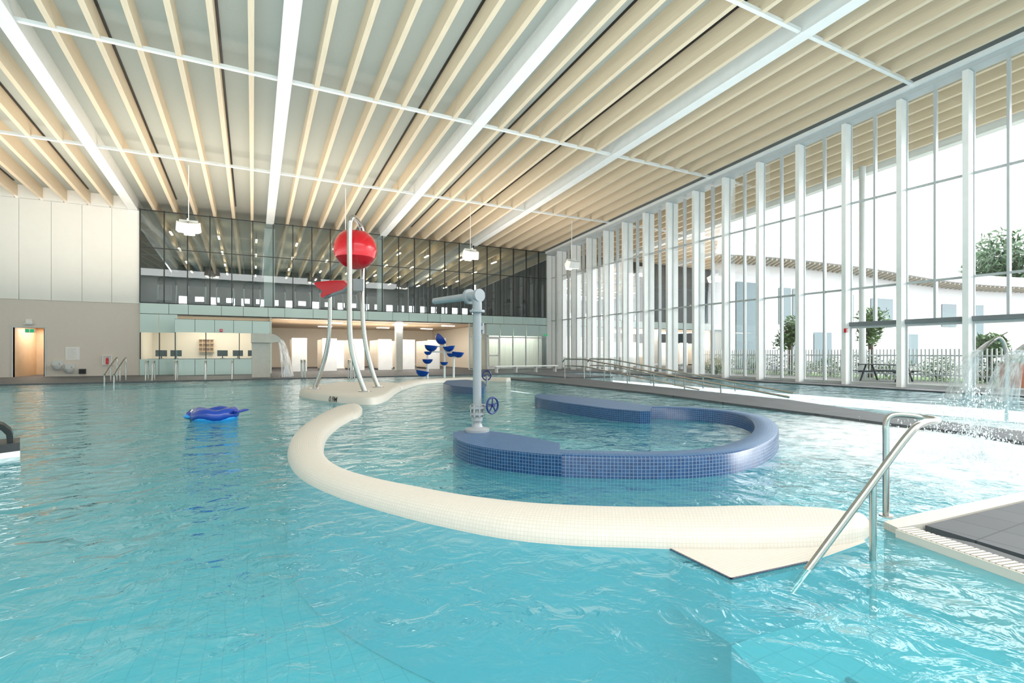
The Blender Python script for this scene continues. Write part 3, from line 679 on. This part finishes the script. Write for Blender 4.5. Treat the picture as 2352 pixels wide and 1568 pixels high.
# ---------------------------------------------------------------- dumping bucket
def at(u,v,d): return PD(u,v,d)
f1=PZ(722,893,iz); f2=PZ(838,899,iz); f3=PZ(869,889,iz)
db=root('dumping_bucket_tower',((f1.x+f2.x+f3.x)/3,(f1.y+f2.y+f3.y)/3,iz),'red ball dumping bucket on curved steel legs','water play bucket')
def dep(p): return p.x*sa+p.y*ca
D1,D2,D3=dep(f1),dep(f2),dep(f3)
hoop=cat([f2,at(822,855,D2),at(808,800,D2),at(803,740,D2),at(803,620,D2),at(803,530,D2),at(805,505,D2),at(813,499,D2+.2),at(826,515,D2+1.2),at(833,535,D3-.3),at(834,580,D3),at(832,660,D3),at(834,740,D3),at(842,800,D3),at(856,855,D3),f3],6)
fin(MB().tube(hoop,.07,14),'hoop_leg',STEEL,db)
fin(MB().tube(cat([f1,at(738,850,D1),at(751,800,D1),at(757,750,D1),at(758,675,D1)],6),.06,14),'side_leg',STEEL,db)
for f in (f1,f2,f3): fin(MB().lathe([(.001,0),(.17,0),(.17,.03),(.001,.03)],f,18),'foot_plate',STEEL,db)
bc=at(816,572,(D2+D3)/2); br=47*((D2+D3)/2)/F*1.0
pr=[(.001,-br)]
for k in range(1,13):
    a=-math.pi/2+k/12*math.radians(150); pr.append((br*math.cos(a)*1.02,br*math.sin(a)))
tr,tz=pr[-1]
pr+=[(tr*.97,tz+.0)]
for k in range(11,0,-1):
    a=-math.pi/2+k/12*math.radians(150); pr.append((br*.95*math.cos(a),br*.95*math.sin(a)))
pr.append((.001,-br*.95))
fin(MB().lathe(pr,bc,36,RX(.12)),'ball_bucket',RED,db,angle=60)
fin(MB().tube([at(803,575,D2),bc,at(834,575,D3)],.04,10),'pivot_axle',STEEL,db)
# wing scoop
wp=[(722,652),(758,648),(790,648),(798,655),(790,664),(772,670),(750,678),(742,684),(736,680),(742,668),(728,660)]
wc_=at(765,663,D1)
wv=[]
for dz,k in ((0,1.0),(.06,.95)):
    for (u,v) in wp:
        q=at(u,v,D1-.25); q=wc_+(q-wc_)*k; q.z+=dz; wv.append(q)
n=len(wp)
wv2=wv+[q+ry*.45+Vector((0,0,.08)) for q in wv[n:]]
rg=[wv2[:n],wv2[n:2*n],wv2[2*n:]]
fin(MB().loft(rg,True,True,False),'tipping_scoop',RED,db,angle=25)
fin(MB().tube([at(745,682,D1),at(790,668,(D1+D2)/2),at(803,655,D2)],.05,10).obox(at(821,655,D3-.3),(.3,.3,.35)),'scoop_arm',GREYP,db)
# ---------------------------------------------------------------- blue cup tree
base=PZ(1020,868,.02); D=dep(base)
ct=root('cup_cascade',(base.x,base.y,0),'cascade of blue tipping cups on white poles','water play cups')
for (u,v0) in ((982,815),(1021,776),(1042,812)): fin(MB().tube([at(u,v0,D),Vector((at(u,v0,D).x,at(u,v0,D).y,-.2))],.05,10),'pole',WHITE,ct)
for (u,v,s,tl) in ((990,795,15,.1),(1031,796,14,-.1),(1013,778,15,.9),(983,808,9,0),(982,826,12,0),(1052,810,14,.1),(1020,832,9,0),(970,853,15,.2),(1036,812,10,0)):
    r=s*D/F
    fin(MB().lathe([(.001,-.8*r),(.5*r,-.7*r),(.85*r,-.35*r),(r,.05*r),(1.02*r,.1*r),(.93*r,.05*r),(.75*r,-.3*r),(.4*r,-.6*r),(.001,-.65*r)],at(u,v,D-.1),18,RY(tl)),'cup',BLUEP,ct)
fin(MB().tube([at(975,808,D),at(1052,808,D)],.03,8).tube([at(990,795,D),at(1031,796,D)],.03,8),'cross_arm',WHITE,ct)
for (u,v0,v1) in ((1118,862,886),):
    p=PZ(u,v1,.1); d_=dep(p); r=root('valve_post',(p.x,p.y,.1),'short grey valve post with blue hand wheel','valve')
    q=PD(u,v0,d_)
    fin(MB().tube([p,q],.04,10),'post',GREYP,r); fin(MB().tube([q+Vector((.16*math.cos(k/16*6.283),0,.16*math.sin(k/16*6.283))) for k in range(16)],.025,6,closed=True).tube([q-Vector((.16,0,0)),q+Vector((.16,0,0))],.015,6),'hand_wheel',WHEEL,r)
# ---------------------------------------------------------------- concrete waterfall pillar
p=PZ(600,868,0); X,Y=p.x,p.y
cp=root('concrete_waterfall',(X,Y,-.2),'concrete pillar with cantilevered cap pouring water','waterfall')
fin(MB().box(X-.42,X+.40,Y-.3,Y+.5,-1.1,1.75),'pillar',CONC,cp,smooth=False,bevel=.02)
fin(MB().loft([[Vector((X+a,Y-.42,z)) for a,z in ((-.45,1.75),(-.45,2.22),(.6,2.16),(.85,1.98),(.85,1.8),(.4,1.74))],[Vector((X+a,Y+.6,z)) for a,z in ((-.45,1.75),(-.45,2.22),(.6,2.16),(.85,1.98),(.85,1.8),(.4,1.74))]],True,True),'cap',CONC,cp,smooth=False)
def fan(p0,dirv,side,w0,w1,drop,reach,name,parent,n=14,m=8,p_=2.0):
    rings=[]
    for i in range(n+1):
        t=i/n; c=p0+dirv*reach*t+Vector((0,0,-drop*t**p_)); w=w0+(w1-w0)*t
        rings.append([c+side*w*(k/m-.5)+dirv*(.10*w*(1-(2*k/m-1)**2)) for k in range(m+1)])
    return fin(MB().loft(rings,False,False,False),name,FALL,parent)
fan(Vector((X+.85,Y+.1,1.93)),Vector((1,0,0)),Vector((.25,1,0)).normalized(),.7,1.3,1.93,.5,'water_sheet',cp,p_=1.7)
fan(Vector((X+.8,Y-.2,1.9)),Vector((.9,-.3,0)),Vector((.6,.8,0)).normalized(),.3,.7,1.9,.35,'water_sheet',cp,p_=1.7)
# ---------------------------------------------------------------- inflatable toy
p=PZ(492,962,0); X,Y=p.x,p.y
it=root('inflatable_fish_ring',(X,Y,0),'blue inflatable fish swim ring floating on the water','inflatable toy')
c=Vector((X,Y,.09))+rx*.02
fin(MB().tube([c+rx*.30*math.cos(k/28*6.283)+ry*.27*math.sin(k/28*6.283)+Vector((0,0,.02*math.sin(k))) for k in range(28)],.115,14,closed=True),'ring',BLUEP,it)
M3=Matrix((rx,ry,Vector((0,0,1)))).transposed().to_4x4()
fin(MB().sph(c-rx*.36+Vector((0,0,.0)),.15,16,(1.15,1.1,.75),M3),'head',NAVY,it)
fin(MB().sph(c-rx*.43-ry*.06+Vector((0,0,-.03)),.10,14,(1.2,1.2,.55),M3),'belly',BLUEL,it)
for s in (-1,1): 
    fin(MB().sph(c-rx*.36+ry*.12*s+Vector((0,0,.07)),.035,10),'eye',PAPER,it); fin(MB().sph(c-rx*.375+ry*.13*s+Vector((0,0,.085)),.022,8),'pupil',INK,it)
fin(MB().loft([[c+rx*.36+ry*a+Vector((0,0,z)) for a,z in ((-.05,.0),(.05,.0),(.05,.07),(-.05,.07))],[c+rx*.46+ry*a+Vector((0,0,z)) for a,z in ((-.17,.03),(.17,.03),(.17,.09),(-.17,.09))],[c+rx*.53+ry*a+Vector((0,0,z)) for a,z in ((-.2,.05),(.2,.05),(.2,.08),(-.2,.08))]]),'tail_fin',NAVY,it,bevel=.01)
fin(MB().tube([c+rx*.30*math.cos(k/28*6.283)+ry*.27*math.sin(k/28*6.283)+Vector((0,0,-.045)) for k in range(28)],.10,12,closed=True),'lower_ring',BLUEL,it)
# ---------------------------------------------------------------- dark slide end
e0=PZ(46,1048,.0); er=Vector((e0.x,e0.y,0)).normalized(); es_=Vector((er.y,-er.x,0))
sl=root('slide_exit',(e0.x,e0.y,0),'black moulded slide end with white base edge','pool slide')
def sv(a,b,z): return e0-es_*a+er*b+Vector((0,0,z))
fin(MB().loft([[sv(0.0,b,z) for b,z in ((0,.0),(.5,.0),(.5,.07),(0,.07))],[sv(.9,b,z) for b,z in ((-.35,.0),(.5,.0),(.5,.07),(-.35,.07))]]),'base_edge',PAPER,sl,smooth=False)
fin(MB().loft([[sv(0.0,b,z) for b,z in ((0,.07),(.5,.07),(.5,.17),(0,.17))],[sv(.9,b,z) for b,z in ((-.35,.07),(.5,.07),(.5,.17),(-.35,.17))]]),'platform',DARK,sl,smooth=False)
fin(MB().loft([[sv(a,b,z) for a,z in ((.06,.17),(.06,.25),(.08,.32),(.14,.39),(.22,.43),(.4,.47),(.9,.50),(.9,.44),(.42,.41),(.25,.37),(.16,.33),(.12,.27),(.11,.17))] for b in (.02,.1,.25,.35)]),'curved_hood',BLACK,sl)
# ---------------------------------------------------------------- near handrail
a_=PZ(1858,1305,-.0); g1=PZ(2035,1185,.06)
hr=root('pool_handrail',(g1.x,g1.y,0),'brushed stainless steel pool entry handrail','handrail')
Db=dep(g1); Da=dep(a_)
tA=PD(2098,982,Db-.55)
pA=a_+(a_-tA)*.16
path=[pA,a_,a_+(tA-a_)*.5,a_+(tA-a_)*.93]+[PD(2118,972,Db-.45),PD(2150,967,Db-.25),PD(2150,963,Db-.12),PD(2110,957,Db-.02),PD(2062,953,Db),PD(2042,958,Db),PD(2035,975,Db),PD(2035,1010,Db),PD(2035,1100,Db),g1]
fin(MB().tube(cat(path,8),.021,14),'rail',STEEL,hr)
mx_=PD(2005,1108,Da+(Db-.55-Da)*.60)
fin(MB().tube([mx_,Vector((mx_.x,mx_.y,-.35))],.019,14),'support_post',STEEL,hr)
fin(MB().lathe([(.001,0),(.045,0),(.045,.012),(.001,.012)],g1,20),'foot_collar',STEEL,hr)
# near right deck: cream border, gutter, dark tiles
P=[PZ(2030,1197,.05),PZ(2120,1176,.05),PZ(2352,1128,.05),Vector((16,1.9,.05)),Vector((16,1.6,.05)),PZ(2352,1148,.05),PZ(2130,1200,.05),PZ(2062,1212,.05)]
fin(MB().prism(P,-1.1,.05),'cream_pool_edge',CREAM,smooth=False,label='cream mosaic pool edging',category='pool edge')
P=[PZ(2125,1204,.05),PZ(2352,1151,.05),Vector((16,1.5,0)),Vector((16,-3,0)),PZ(2700,1395,.05),PZ(2352,1272,.05)]
fin(MB().prism([Vector((p.x,p.y,0)) for p in P],-.3,.045),'pool_deck_near',DECK,smooth=False,label='dark grey tiled pool deck corner',category='pool deck')
g0=PZ(2060,1216,.05); g1_=PZ(2700,1440,.05); dv=(g1_-g0); dv.z=0; ln=dv.length; dv.normalize(); nv=Vector((-dv.y,dv.x,0))
gr=root('gutter_grating',(g0.x,g0.y,.0),'cream slatted overflow gutter grating','grating')
m=MB(); k=0
while k*.032<ln:
    q=g0+dv*(k*.032); a=q; b=q+nv*.14
    m.add([a+dv*0,a+dv*.02,b+dv*.02,b+dv*0,a+Vector((0,0,.008)),a+dv*.02+Vector((0,0,.008)),b+dv*.02+Vector((0,0,.008)),b+Vector((0,0,.008))],[(0,3,2,1),(4,5,6,7),(0,1,5,4),(1,2,6,5),(2,3,7,6),(3,0,4,7)]); k+=1
fin(m,'slats',CREAMG,gr,smooth=False)
q0=g0; q1=g0+dv*ln
fin(MB().prism([q0,q1,q1+nv*.14,q0+nv*.14],.0,.046),'channel',DARK,gr,smooth=False)
fin(MB().prism([q0-nv*.012,q1-nv*.012,q1,q0],-.35,.052),'edge_nosing',CREAMG,gr,smooth=False)
fin(MB().prism([q0+nv*.14+dv*.1,q1+nv*.14,q1+nv*.24,q0+nv*.24+dv*.3],-.3,.05),'black_edge_tiles',BLACK,gr,smooth=False)
# awash cream step beside divider wall
NAVYT=tilemat('navy_edge_tile',(30,34,60),(40,46,80),(90,95,110),0.025,0.003,0.3)
P=[PZ(1538,1262,0),PZ(1680,1332,0),PZ(1860,1292,0),PZ(1990,1245,0),PZ(1950,1215,0),PZ(1560,1230,0)]
st=root('entry_step',(P[1].x,P[1].y,-.3),'cream mosaic step just awash beside divider wall','step')
fin(MB().prism([Vector((p.x,p.y,0)) for p in P],-.35,.003),'step_body',CREAM,st,smooth=False,under=True)
def edge(pts,z,w,name,parent):
    m=MB()
    for a,b in zip(pts[:-1],pts[1:]):
        t=(b-a); t.z=0; t.normalize(); nn=Vector((-t.y,t.x,0))*w
        m.prism([a,b,b+nn,a+nn],z-.03,z)
    return fin(m,name,NAVYT,parent,smooth=False)
edge([P[0],P[1],P[2]],.006,.014,'edge_strip',st)
P=[PZ(1680,1335,0),PZ(1990,1245,0),PZ(2112,1208,0),PZ(2640,1425,0),Vector((2.6,-1.5,0)),Vector((1.2,-.8,0))]
P=[Vector((p.x,p.y,0)) for p in P]
st2=root('entry_step',(P[0].x,P[0].y,-1.14),'submerged pale tiled entry step','step')
fin(MB().prism(P,-1.14,-.35),'step_body',UNDER,st2,smooth=False,top=POOLF)
edge([PZ(1940,1400),PZ(2110,1480),PZ(2250,1568),PZ(2420,1680)],-.33,.025,'edge_strip',st2)
# ---------------------------------------------------------------- ramp handrails in second pool
def ramprail(X0,X1,Y0,Y1,label):
    r=root('ramp_handrail',(X0,Y0,0),label,'handrail','ramp handrails')
    top=[Vector((X0,Y0+1.6,.95)),Vector((X0,Y0,.95)),Vector((X1,Y1,.04)),]
    fin(MB().tube([top[0]+Vector((0,.2,-.15))]+top,.03,8),'top_rail',STEEL,r)
    fin(MB().tube([t+Vector((0,0,-.32)) for t in top[:2]]+[top[1]+(top[2]-top[1])*.68+Vector((0,0,-.30))],.025,8),'lower_rail',STEEL,r)
    for k in range(7):
        if k==0: q=top[0]
        else: q=top[1]+(top[2]-top[1])*((k-1)/6.5)
        fin(MB().tube([q,Vector((q.x,q.y,-.05 if k>0 else .04))],.022,8),'post',STEEL,r)
ramprail(13.4,13.0,18.8,8.7,'long sloping stainless ramp handrail with posts')
ramprail(14.9,14.4,18.8,9.5,'long sloping stainless ramp handrail with posts')
fin(MB().box(13.9,16.3,20.4,25.98,-.5,.05),'pool_walkway',DECK,smooth=False,label='dark tiled landing at head of ramp',category='walkway')
r=root('low_bench',(15,22,0.05),'long low white poolside bench','bench')
fin(MB().box(12.8,17.2,26.9,27.3,.40,.47),'seat',WHITE,r,smooth=False,bevel=.01)
for x in (12.9,14.2,15.6,17.0): fin(MB().box(x,x+.08,26.95,27.25,.05,.4),'leg',GREYW,r,smooth=False)
def grab(u,vb,d_=None,ang=0,h=.9):
    p=PZ(u,vb,.05); r=root('grab_rail',(p.x,p.y,0.0),'stainless steel grab rail at pool edge','grab rail','poolside grab rails')
    pts=[(p.x,p.y+.35,.0),(p.x,p.y+.35,h-.1),(p.x,p.y+.25,h),(p.x,p.y-.1,h-.02),(p.x,p.y-.25,h-.12),(p.x,p.y-.3,.0)]
    fin(MB().tube(cat(pts,5),.03,10),'rail',STEEL,r); fin(MB().lathe([(.001,0),(.07,0),(.07,.02),(.001,.02)],(p.x,p.y+.35,.04),12),'foot_collar',STEEL,r); return r
for u,v in ((337,873),(352,873),(405,872),(472,871),(533,870),(693,866),(700,866),(803,866),(812,866)): grab(u,v)
for u in (240,262):
    p=PZ(u,880,0); r=root('stair_handrail',(p.x,p.y,0),'sloping stainless handrail beside pool steps','handrail','pool stair handrails')
    q=p+Vector((.1,1.6,0))
    fin(MB().tube(cat([(p.x,p.y,-.3),(p.x,p.y,.3),(p.x+.02,p.y+.1,.45),(q.x-.02,q.y-.1,1.0),(q.x,q.y,.9),(q.x,q.y,.05)],5),.03,10),'rail',STEEL,r); fin(MB().tube([(p.x+.05,p.y+.8,.7),(p.x+.05,p.y+.8,-.3)],.025,8),'post',STEEL,r)
# ---------------------------------------------------------------- pendant floodlight clusters
def cluster(x,kind):
    y=26.0; z=6.55; r=root('pendant_floodlight_cluster',(x,y,z),kind,'floodlight','hanging floodlight clusters')
    fin(MB().tube([(x,y,z+.5),(x,y,zr(y)+.02)],.018,8),'suspension_rod',WHITE,r)
    fin(MB().box(x-.35,x+.35,y-.03,y+.03,z+.42,z+.50).box(x-.03,x+.03,y-.35,y+.35,z+.42,z+.5),'mounting_bracket',WHITE,r,smooth=False)
    for (dx,dy,rz,tx) in ((-.22,-.1,.3,.35),(.22,-.1,-.3,.35),(0,.3,math.pi,.35)):
        M=RZ(rz)@RX(tx)
        fin(MB().obox((x+dx,y+dy,z+.16),(.42,.36,.42),M),'lamp_housing',WHITE,r,smooth=False,bevel=.02)
        fc=Vector((x+dx,y+dy,z+.16))+M.to_3x3()@Vector((0,0,-.215))
        fin(MB().obox(fc,(.34,.28,.02),M),'lens',LAMPW,r,smooth=False)
for x in (-2.5,4.1,10.8,17.6): cluster(x,'white hanging floodlight cluster on a rod')
# ---------------------------------------------------------------- spray arches by the facade
def spout(x,y,rot,h=1.65,sc=1.0):
    r=root('spray_arch',(x,y,0),'curved stainless spray arch pouring a fan of water','water spout','spray arches')
    dv=Vector((math.cos(rot),math.sin(rot),0)); sd=Vector((-dv.y,dv.x,0)); b=Vector((x,y,0))
    pts=[b+Vector((0,0,-.7)),b+Vector((0,0,h*.6)),b+dv*.05+Vector((0,0,h*.88)),b+dv*.16+Vector((0,0,h)),b+dv*.30+Vector((0,0,h*.96))]
    fin(MB().tube(cat(pts,6),.045,12),'pipe',STEEL,r)
    c=b+dv*.30+Vector((0,0,h*.96))
    rings=[]
    for t,w,th in ((0,.05,.05),(.1,.10,.055),(.2,.16,.05),(.32,.2,.03)):
        cc=c+dv*t+Vector((0,0,-.6*t-.9*t*t)); rings.append([cc+sd*w*math.cos(k/14*6.283)+Vector((0,0,th*math.sin(k/14*6.283))) for k in range(14)])
    fin(MB().loft(rings),'spray_head',STEEL,r)
    c2=c+dv*.30+Vector((0,0,-.25))
    fan(c2,dv,sd,.4,.8,c2.z,.65*sc,'water_sheet',r,p_=1.9); fan(c2-Vector((0,0,.02)),dv,sd,.38,.6,c2.z-.02,.3*sc,'water_sheet',r,p_=1.9)
rot=math.atan2(sa,-ca)
q=PD(2312,810,13.6); spout(q.x,q.y,rot-.25); q=PD(2405,810,13.0); spout(q.x,q.y,rot-.1)
def splash(c,rad,hh,n,name):
    m=MB()
    for i in range(n):
        a=random.uniform(0,6.283); q=abs(random.gauss(0,.5)); z=hh*max(0,random.random()**3)*(1.2-min(q,1))
        s=random.uniform(.003,.009)
        m.sph((c[0]+rad*q*math.cos(a),c[1]+rad*q*math.sin(a),max(z,.01)),s,5,(1,1,random.uniform(1,2.5)))
    fin(m,name,FALLD,kind='stuff',label='spray of white water droplets above the pool',category='water splash')
FALLD=pm('water_droplet',(235,242,246),0.1,var=.02)
splash((9.6,3.5),1.0,.7,2200,'water_splash'); splash((7.6,2.7),.8,.3,1500,'water_splash'); q=PZ(2235,906); splash((q.x,q.y),.7,.2,200,'water_splash')
fp=PZ(650,866); splash((fp.x,fp.y-.2),.7,.5,200,'water_splash')
# ---------------------------------------------------------------- exterior
fin(MB().box(XW+.12,140,-40,120,-.3,-.02),'floor_terrace',PAVE,smooth=False,kind=ST,label='pale outdoor paving',category='ground')
fin(MB().box(26.9,31.0,-5,23.5,-.019,-.005),'lawn_strip',GRASS,smooth=False,kind='stuff',label='strip of green lawn behind the slat fence',category='lawn')
fin(MB().tube([(26,13.7,-.02),(26,13.7,zr(13.7)+.02)],.14,20),'canopy_column',GREYW,label='round grey steel canopy column',category='column')
fin(MB().tube([(26,24,-.02),(26,24,zr(24)+.02)],.14,20),'canopy_column',GREYW,label='round grey steel canopy column',category='column')
fp_=root('fence_panel',(26.5,5,0),'grey white vertical slat fence panel','fence','pale slat fence')
m=MB(); k=0
while k<13: m.box(26.475,26.525,4+k*.15,4.045+k*.15,-.02,1.42); k+=1
fin(m,'slats',FRAME,fp_,smooth=False); fin(MB().box(26.53,26.57,4,5.95,.25,.31).box(26.53,26.57,4,5.95,1.1,1.16),'rail',FRAME,fp_,smooth=False)
for k in range(1,11): dup(fp_,(26.5,5+1.95*k,0))
# neighbouring building with curved eaves
fac=cat([PD(1500,800,33),PD(1620,800,35.5),PD(1800,800,39),PD(2000,800,43),PD(2200,800,47),PD(2400,800,50),PD(2700,800,54)],6)
ev=[(1500,548),(1620,552),(1800,566),(2000,592),(2200,626),(2400,640),(2700,650)]
zs=cat([Vector((H+(CY-v)*d/F,0,0)) for (u,v),d in zip(ev,(33,35.5,39,43,47,50,54))],6)
nb_=root('neighbouring_building',(fac[18].x,fac[18].y,0),'white building with curved timber eaves','building')
tw=Vector((-sa,-ca,0))
rings=[]; rr=[]
for p,z in zip(fac,zs):
    zz=z.x; q=Vector((p.x,p.y,0)); rings.append([q-tw*1.8+Vector((0,0,0)),q-tw*1.8+Vector((0,0,zz-1.0)),q-tw*2.3+Vector((0,0,zz-1.0)),q-tw*2.3])
    rr.append([q+Vector((0,0,zz-.9)),q+Vector((0,0,zz)),q-tw*8+Vector((0,0,zz+.2)),q-tw*8+Vector((0,0,zz-1.0))])
fin(MB().loft(rings),'facade',EXTW,nb_,smooth=False)
fin(MB().loft(rr),'curved_roof',EXTW,nb_,smooth=True,angle=40)
m=MB()
for i in range(0,len(fac)-1):
    for s in (0,.33,.66):
        p=fac[i].lerp(fac[i+1],s); z=zs[i].lerp(zs[i+1],s).x
        q=Vector((p.x,p.y,0))-tw*.3
        sd=Vector((ca,-sa,0))*.06
        m.add([q-sd+Vector((0,0,z-1.05)),q+sd+Vector((0,0,z-1.05)),q+sd-tw*1.45+Vector((0,0,z-1.25)),q-sd-tw*1.45+Vector((0,0,z-1.25)),q-sd+Vector((0,0,z-.88)),q+sd+Vector((0,0,z-.88)),q+sd-tw*1.45+Vector((0,0,z-.88)),q-sd-tw*1.45+Vector((0,0,z-.88))],[(0,3,2,1),(4,5,6,7),(0,1,5,4),(1,2,6,5),(2,3,7,6),(3,0,4,7)])
fin(m,'eave_beams',EXTB,nb_,smooth=False)
EGL=pm('dark_window_glass',(84,104,110),.08)
for (i0,fr_,z0,z1,wd) in ((3,.2,0,3,1.2),(6,0,3.5,6.5,1.2),(7,.3,.2,3.0,1.6),(9,.3,0,6.8,2.6),(12,.5,3.6,6.6,1.4),(13,.5,.2,6.6,1.2),(15,0,0.2,3.0,2.2),(17,0,3.4,6.4,1.4),(19,0,3.6,6.2,3.0),(21,.5,.2,3,1.6),(24,0,3.8,6,2.0),(26,.5,.2,6,1.2)):
    p=fac[i0].lerp(fac[i0+1],fr_); t=(fac[i0+1]-fac[i0]); t.z=0; t.normalize(); q=Vector((p.x,p.y,0))-tw*1.72
    w=MB().add([q+Vector((0,0,z0)),q+t*wd+Vector((0,0,z0)),q+t*wd+Vector((0,0,z1)),q+Vector((0,0,z1))],[(0,1,2,3)])
    fin(w,'window_pane',EGL,nb_,smooth=False)
def tree(x,y,h,rad,mat,label,n=900,size=.16,name='tree'):
    r=root(name,(x,y,-.02),label,'tree')
    tk=MB().tube(cat([(x,y,-.02),(x+.05,y,h*.3),(x-.03,y+.05,h*.6),(x,y,h*.8)],4),[.07+.02*h*(1-k/12) for k in range(13)],8)
    for k in range(6):
        a=k*1.05; z=h*(.4+.06*k); tk.tube([(x,y,z),(x+rad*.6*math.cos(a),y+rad*.6*math.sin(a),z+h*.15)],[.04,.015],6)
    fin(tk,'trunk',BARK,r)
    m=MB()
    for k in range(7):
        a=random.uniform(0,6.28); q=random.uniform(.1,.55)*rad; m.leaves((x+q*math.cos(a),y+q*math.sin(a),h*random.uniform(.5,.85)),(rad*.55,rad*.55,h*.17),n//7,size)
    fin(m,'foliage',mat,r,smooth=False); return r
q=PD(1815,830,29.5); tree(q.x,q.y,3.5,1.0,LEAF,'small green deciduous tree on the terrace')
q=PD(2000,830,25.5); tree(q.x,q.y,3.7,1.0,LEAF,'small green deciduous tree on the terrace')
q=PD(2275,830,21.5); tree(q.x,q.y,2.5,.9,LEAF,'small green deciduous tree on the terrace')
q=PD(2330,800,75); tree(q.x,q.y,20,7.5,LEAFD,'large distant green tree behind the building',3000,.6)
q=PD(2215,800,90); tree(q.x,q.y,17,4.5,LEAFD,'large distant green tree behind the building',1800,.6)
def shrub(x,y,rx_,ry_,h,mat,label,n=700):
    r=root('shrub',(x,y,-.02),label,'shrub','terrace shrubs')
    fin(MB().tube([(x,y,-.02),(x,y,h*.5)],.03,6).tube([(x,y,0),(x+rx_*.4,y,h*.6)],.02,6).tube([(x,y,0),(x-rx_*.3,y+ry_*.3,h*.6)],.02,6),'stem',BARK,r)
    fin(MB().leaves((x,y,h*.5),(rx_,ry_,h*.55),n,.07),'foliage',mat,r,smooth=False)
for k in range(6): shrub(23.4+random.uniform(-.3,.3),20.2+k*1.6,.8,.75,.9+random.uniform(-.1,.2),LEAFY if k%2 else LEAF,'leafy yellow-green shrub outside the glazing',1000)
for k in range(12): shrub(27.8+random.uniform(-.2,.2),5+k*1.6,.75,.78,1.0+random.uniform(-.2,.4),LEAF if k%3 else LEAFD,'leafy green shrub behind the slat fence',900)
q=PD(2035,868,22.5)
pt=root('picnic_table',(q.x,q.y,-.02),'dark timber picnic table with attached benches','picnic table')
x,y=q.x,q.y
m=MB()
for k in range(5): m.box(x-.4+k*.165,x-.25+k*.165,y-.95,y+.95,.70,.74)
fin(m,'table_top',DARK,pt,smooth=False)
for s in (-.75,.75): fin(MB().box(x+s-.14,x+s+.14,y-.95,y+.95,.42,.46),'bench_seat',DARK,pt,smooth=False)
for s in (-.7,.7): fin(MB().tube([(x-.7,y+s,-.02),(x-.25,y+s,.7)],.04,6).tube([(x+.7,y+s,-.02),(x+.25,y+s,.7)],.04,6).tube([(x-.8,y+s,.4),(x+.8,y+s,.4)],.035,6),'leg_frame',DARK,pt)
q=PD(2330,868,18.5); r=root('brick_planter',(q.x,q.y,-.02),'orange brick round planter outside the doors','planter')
fin(MB().lathe([(.001,0),(.4,0),(.4,.9),(.33,.9),(.33,.75),(.001,.75)],(q.x,q.y,-.02),20),'planter_wall',BRICKO,r); fin(MB().leaves((q.x,q.y,.95),(.35,.35,.25),200,.08),'planting',LEAF,r,smooth=False)
# ---------------------------------------------------------------- lights
wd=bpy.data.worlds.new('sky'); S.world=wd; wd.use_nodes=True
nt=wd.node_tree; bg=nt.nodes['Background']
bg.inputs[0].default_value=(0.95,0.98,1.0,1); bg.inputs[1].default_value=2.4
def area(loc,rot,sx,sy,e,col=(1,.93,.84)):
    l=bpy.data.lights.new('fill_panel','AREA'); l.shape='RECTANGLE'; l.size=sx; l.size_y=sy; l.energy=e; l.color=col
    o=bpy.data.objects.new('fill_panel',l); COL.objects.link(o); o.location=loc; o.rotation_euler=rot; return o
area((7,38,3.25),(0,0,0),11,4,300,(1,.95,.88)); area((-2,35,3.25),(0,0,0),4,2,80); area((-9.9,34.8,2.55),(0,0,0),.8,2,22,(1,.95,.88))  # fill added to brighten the rooms behind the end wall
PI=math.pi
area((7,33.6,3.2),(.9,0,0),11,.4,130,(1,.97,.93))  # forward-tilted fill added to whiten the locker end panels
area((18.2,34.6,3.2),(0,0,0),5,1.5,110,(.95,1,1))  # fill added behind the east ground-level panes, otherwise dark
area((-4,26,4.2),(PI,0,0),14,7,500,(1,.86,.72)); area((9,26,4.2),(PI,0,0),14,7,400,(1,.89,.79))  # unseen upward panels added to wash the far ceiling warm
area((3,10,4.0),(PI,0,0),26,14,600,(1,.99,.97))  # unseen upward panel added to even out the main ceiling
area((7,42,5.0),(PI,0,0),24,10,260,(1,.93,.84))  # upward fill added to lighten the gym ceiling beams
area((3,-3,10.4),(0,0,0),30,6,1300,(1,.99,.98))  # unseen downward fill added behind the camera
sun=bpy.data.lights.new('sun','SUN'); sun.energy=2.2; sun.angle=math.radians(35); sun.color=(1,.99,.97)
so=bpy.data.objects.new('sun',sun); COL.objects.link(so)
sd=Vector((1,-.35,.52)).normalized(); so.rotation_euler=sd.to_track_quat('Z','Y').to_euler()
# ---------------------------------------------------------------- camera
cam=bpy.data.cameras.new('camera'); co=bpy.data.objects.new('camera',cam); COL.objects.link(co)
co.location=(0,0,H); co.rotation_euler=(math.radians(90),0,-A)
cam.sensor_width=36; cam.lens=F/2352*36; cam.shift_y=26/2352; cam.clip_end=500; cam.clip_start=.05
S.camera=co
S.view_settings.view_transform='Standard'; S.view_settings.exposure=1.1
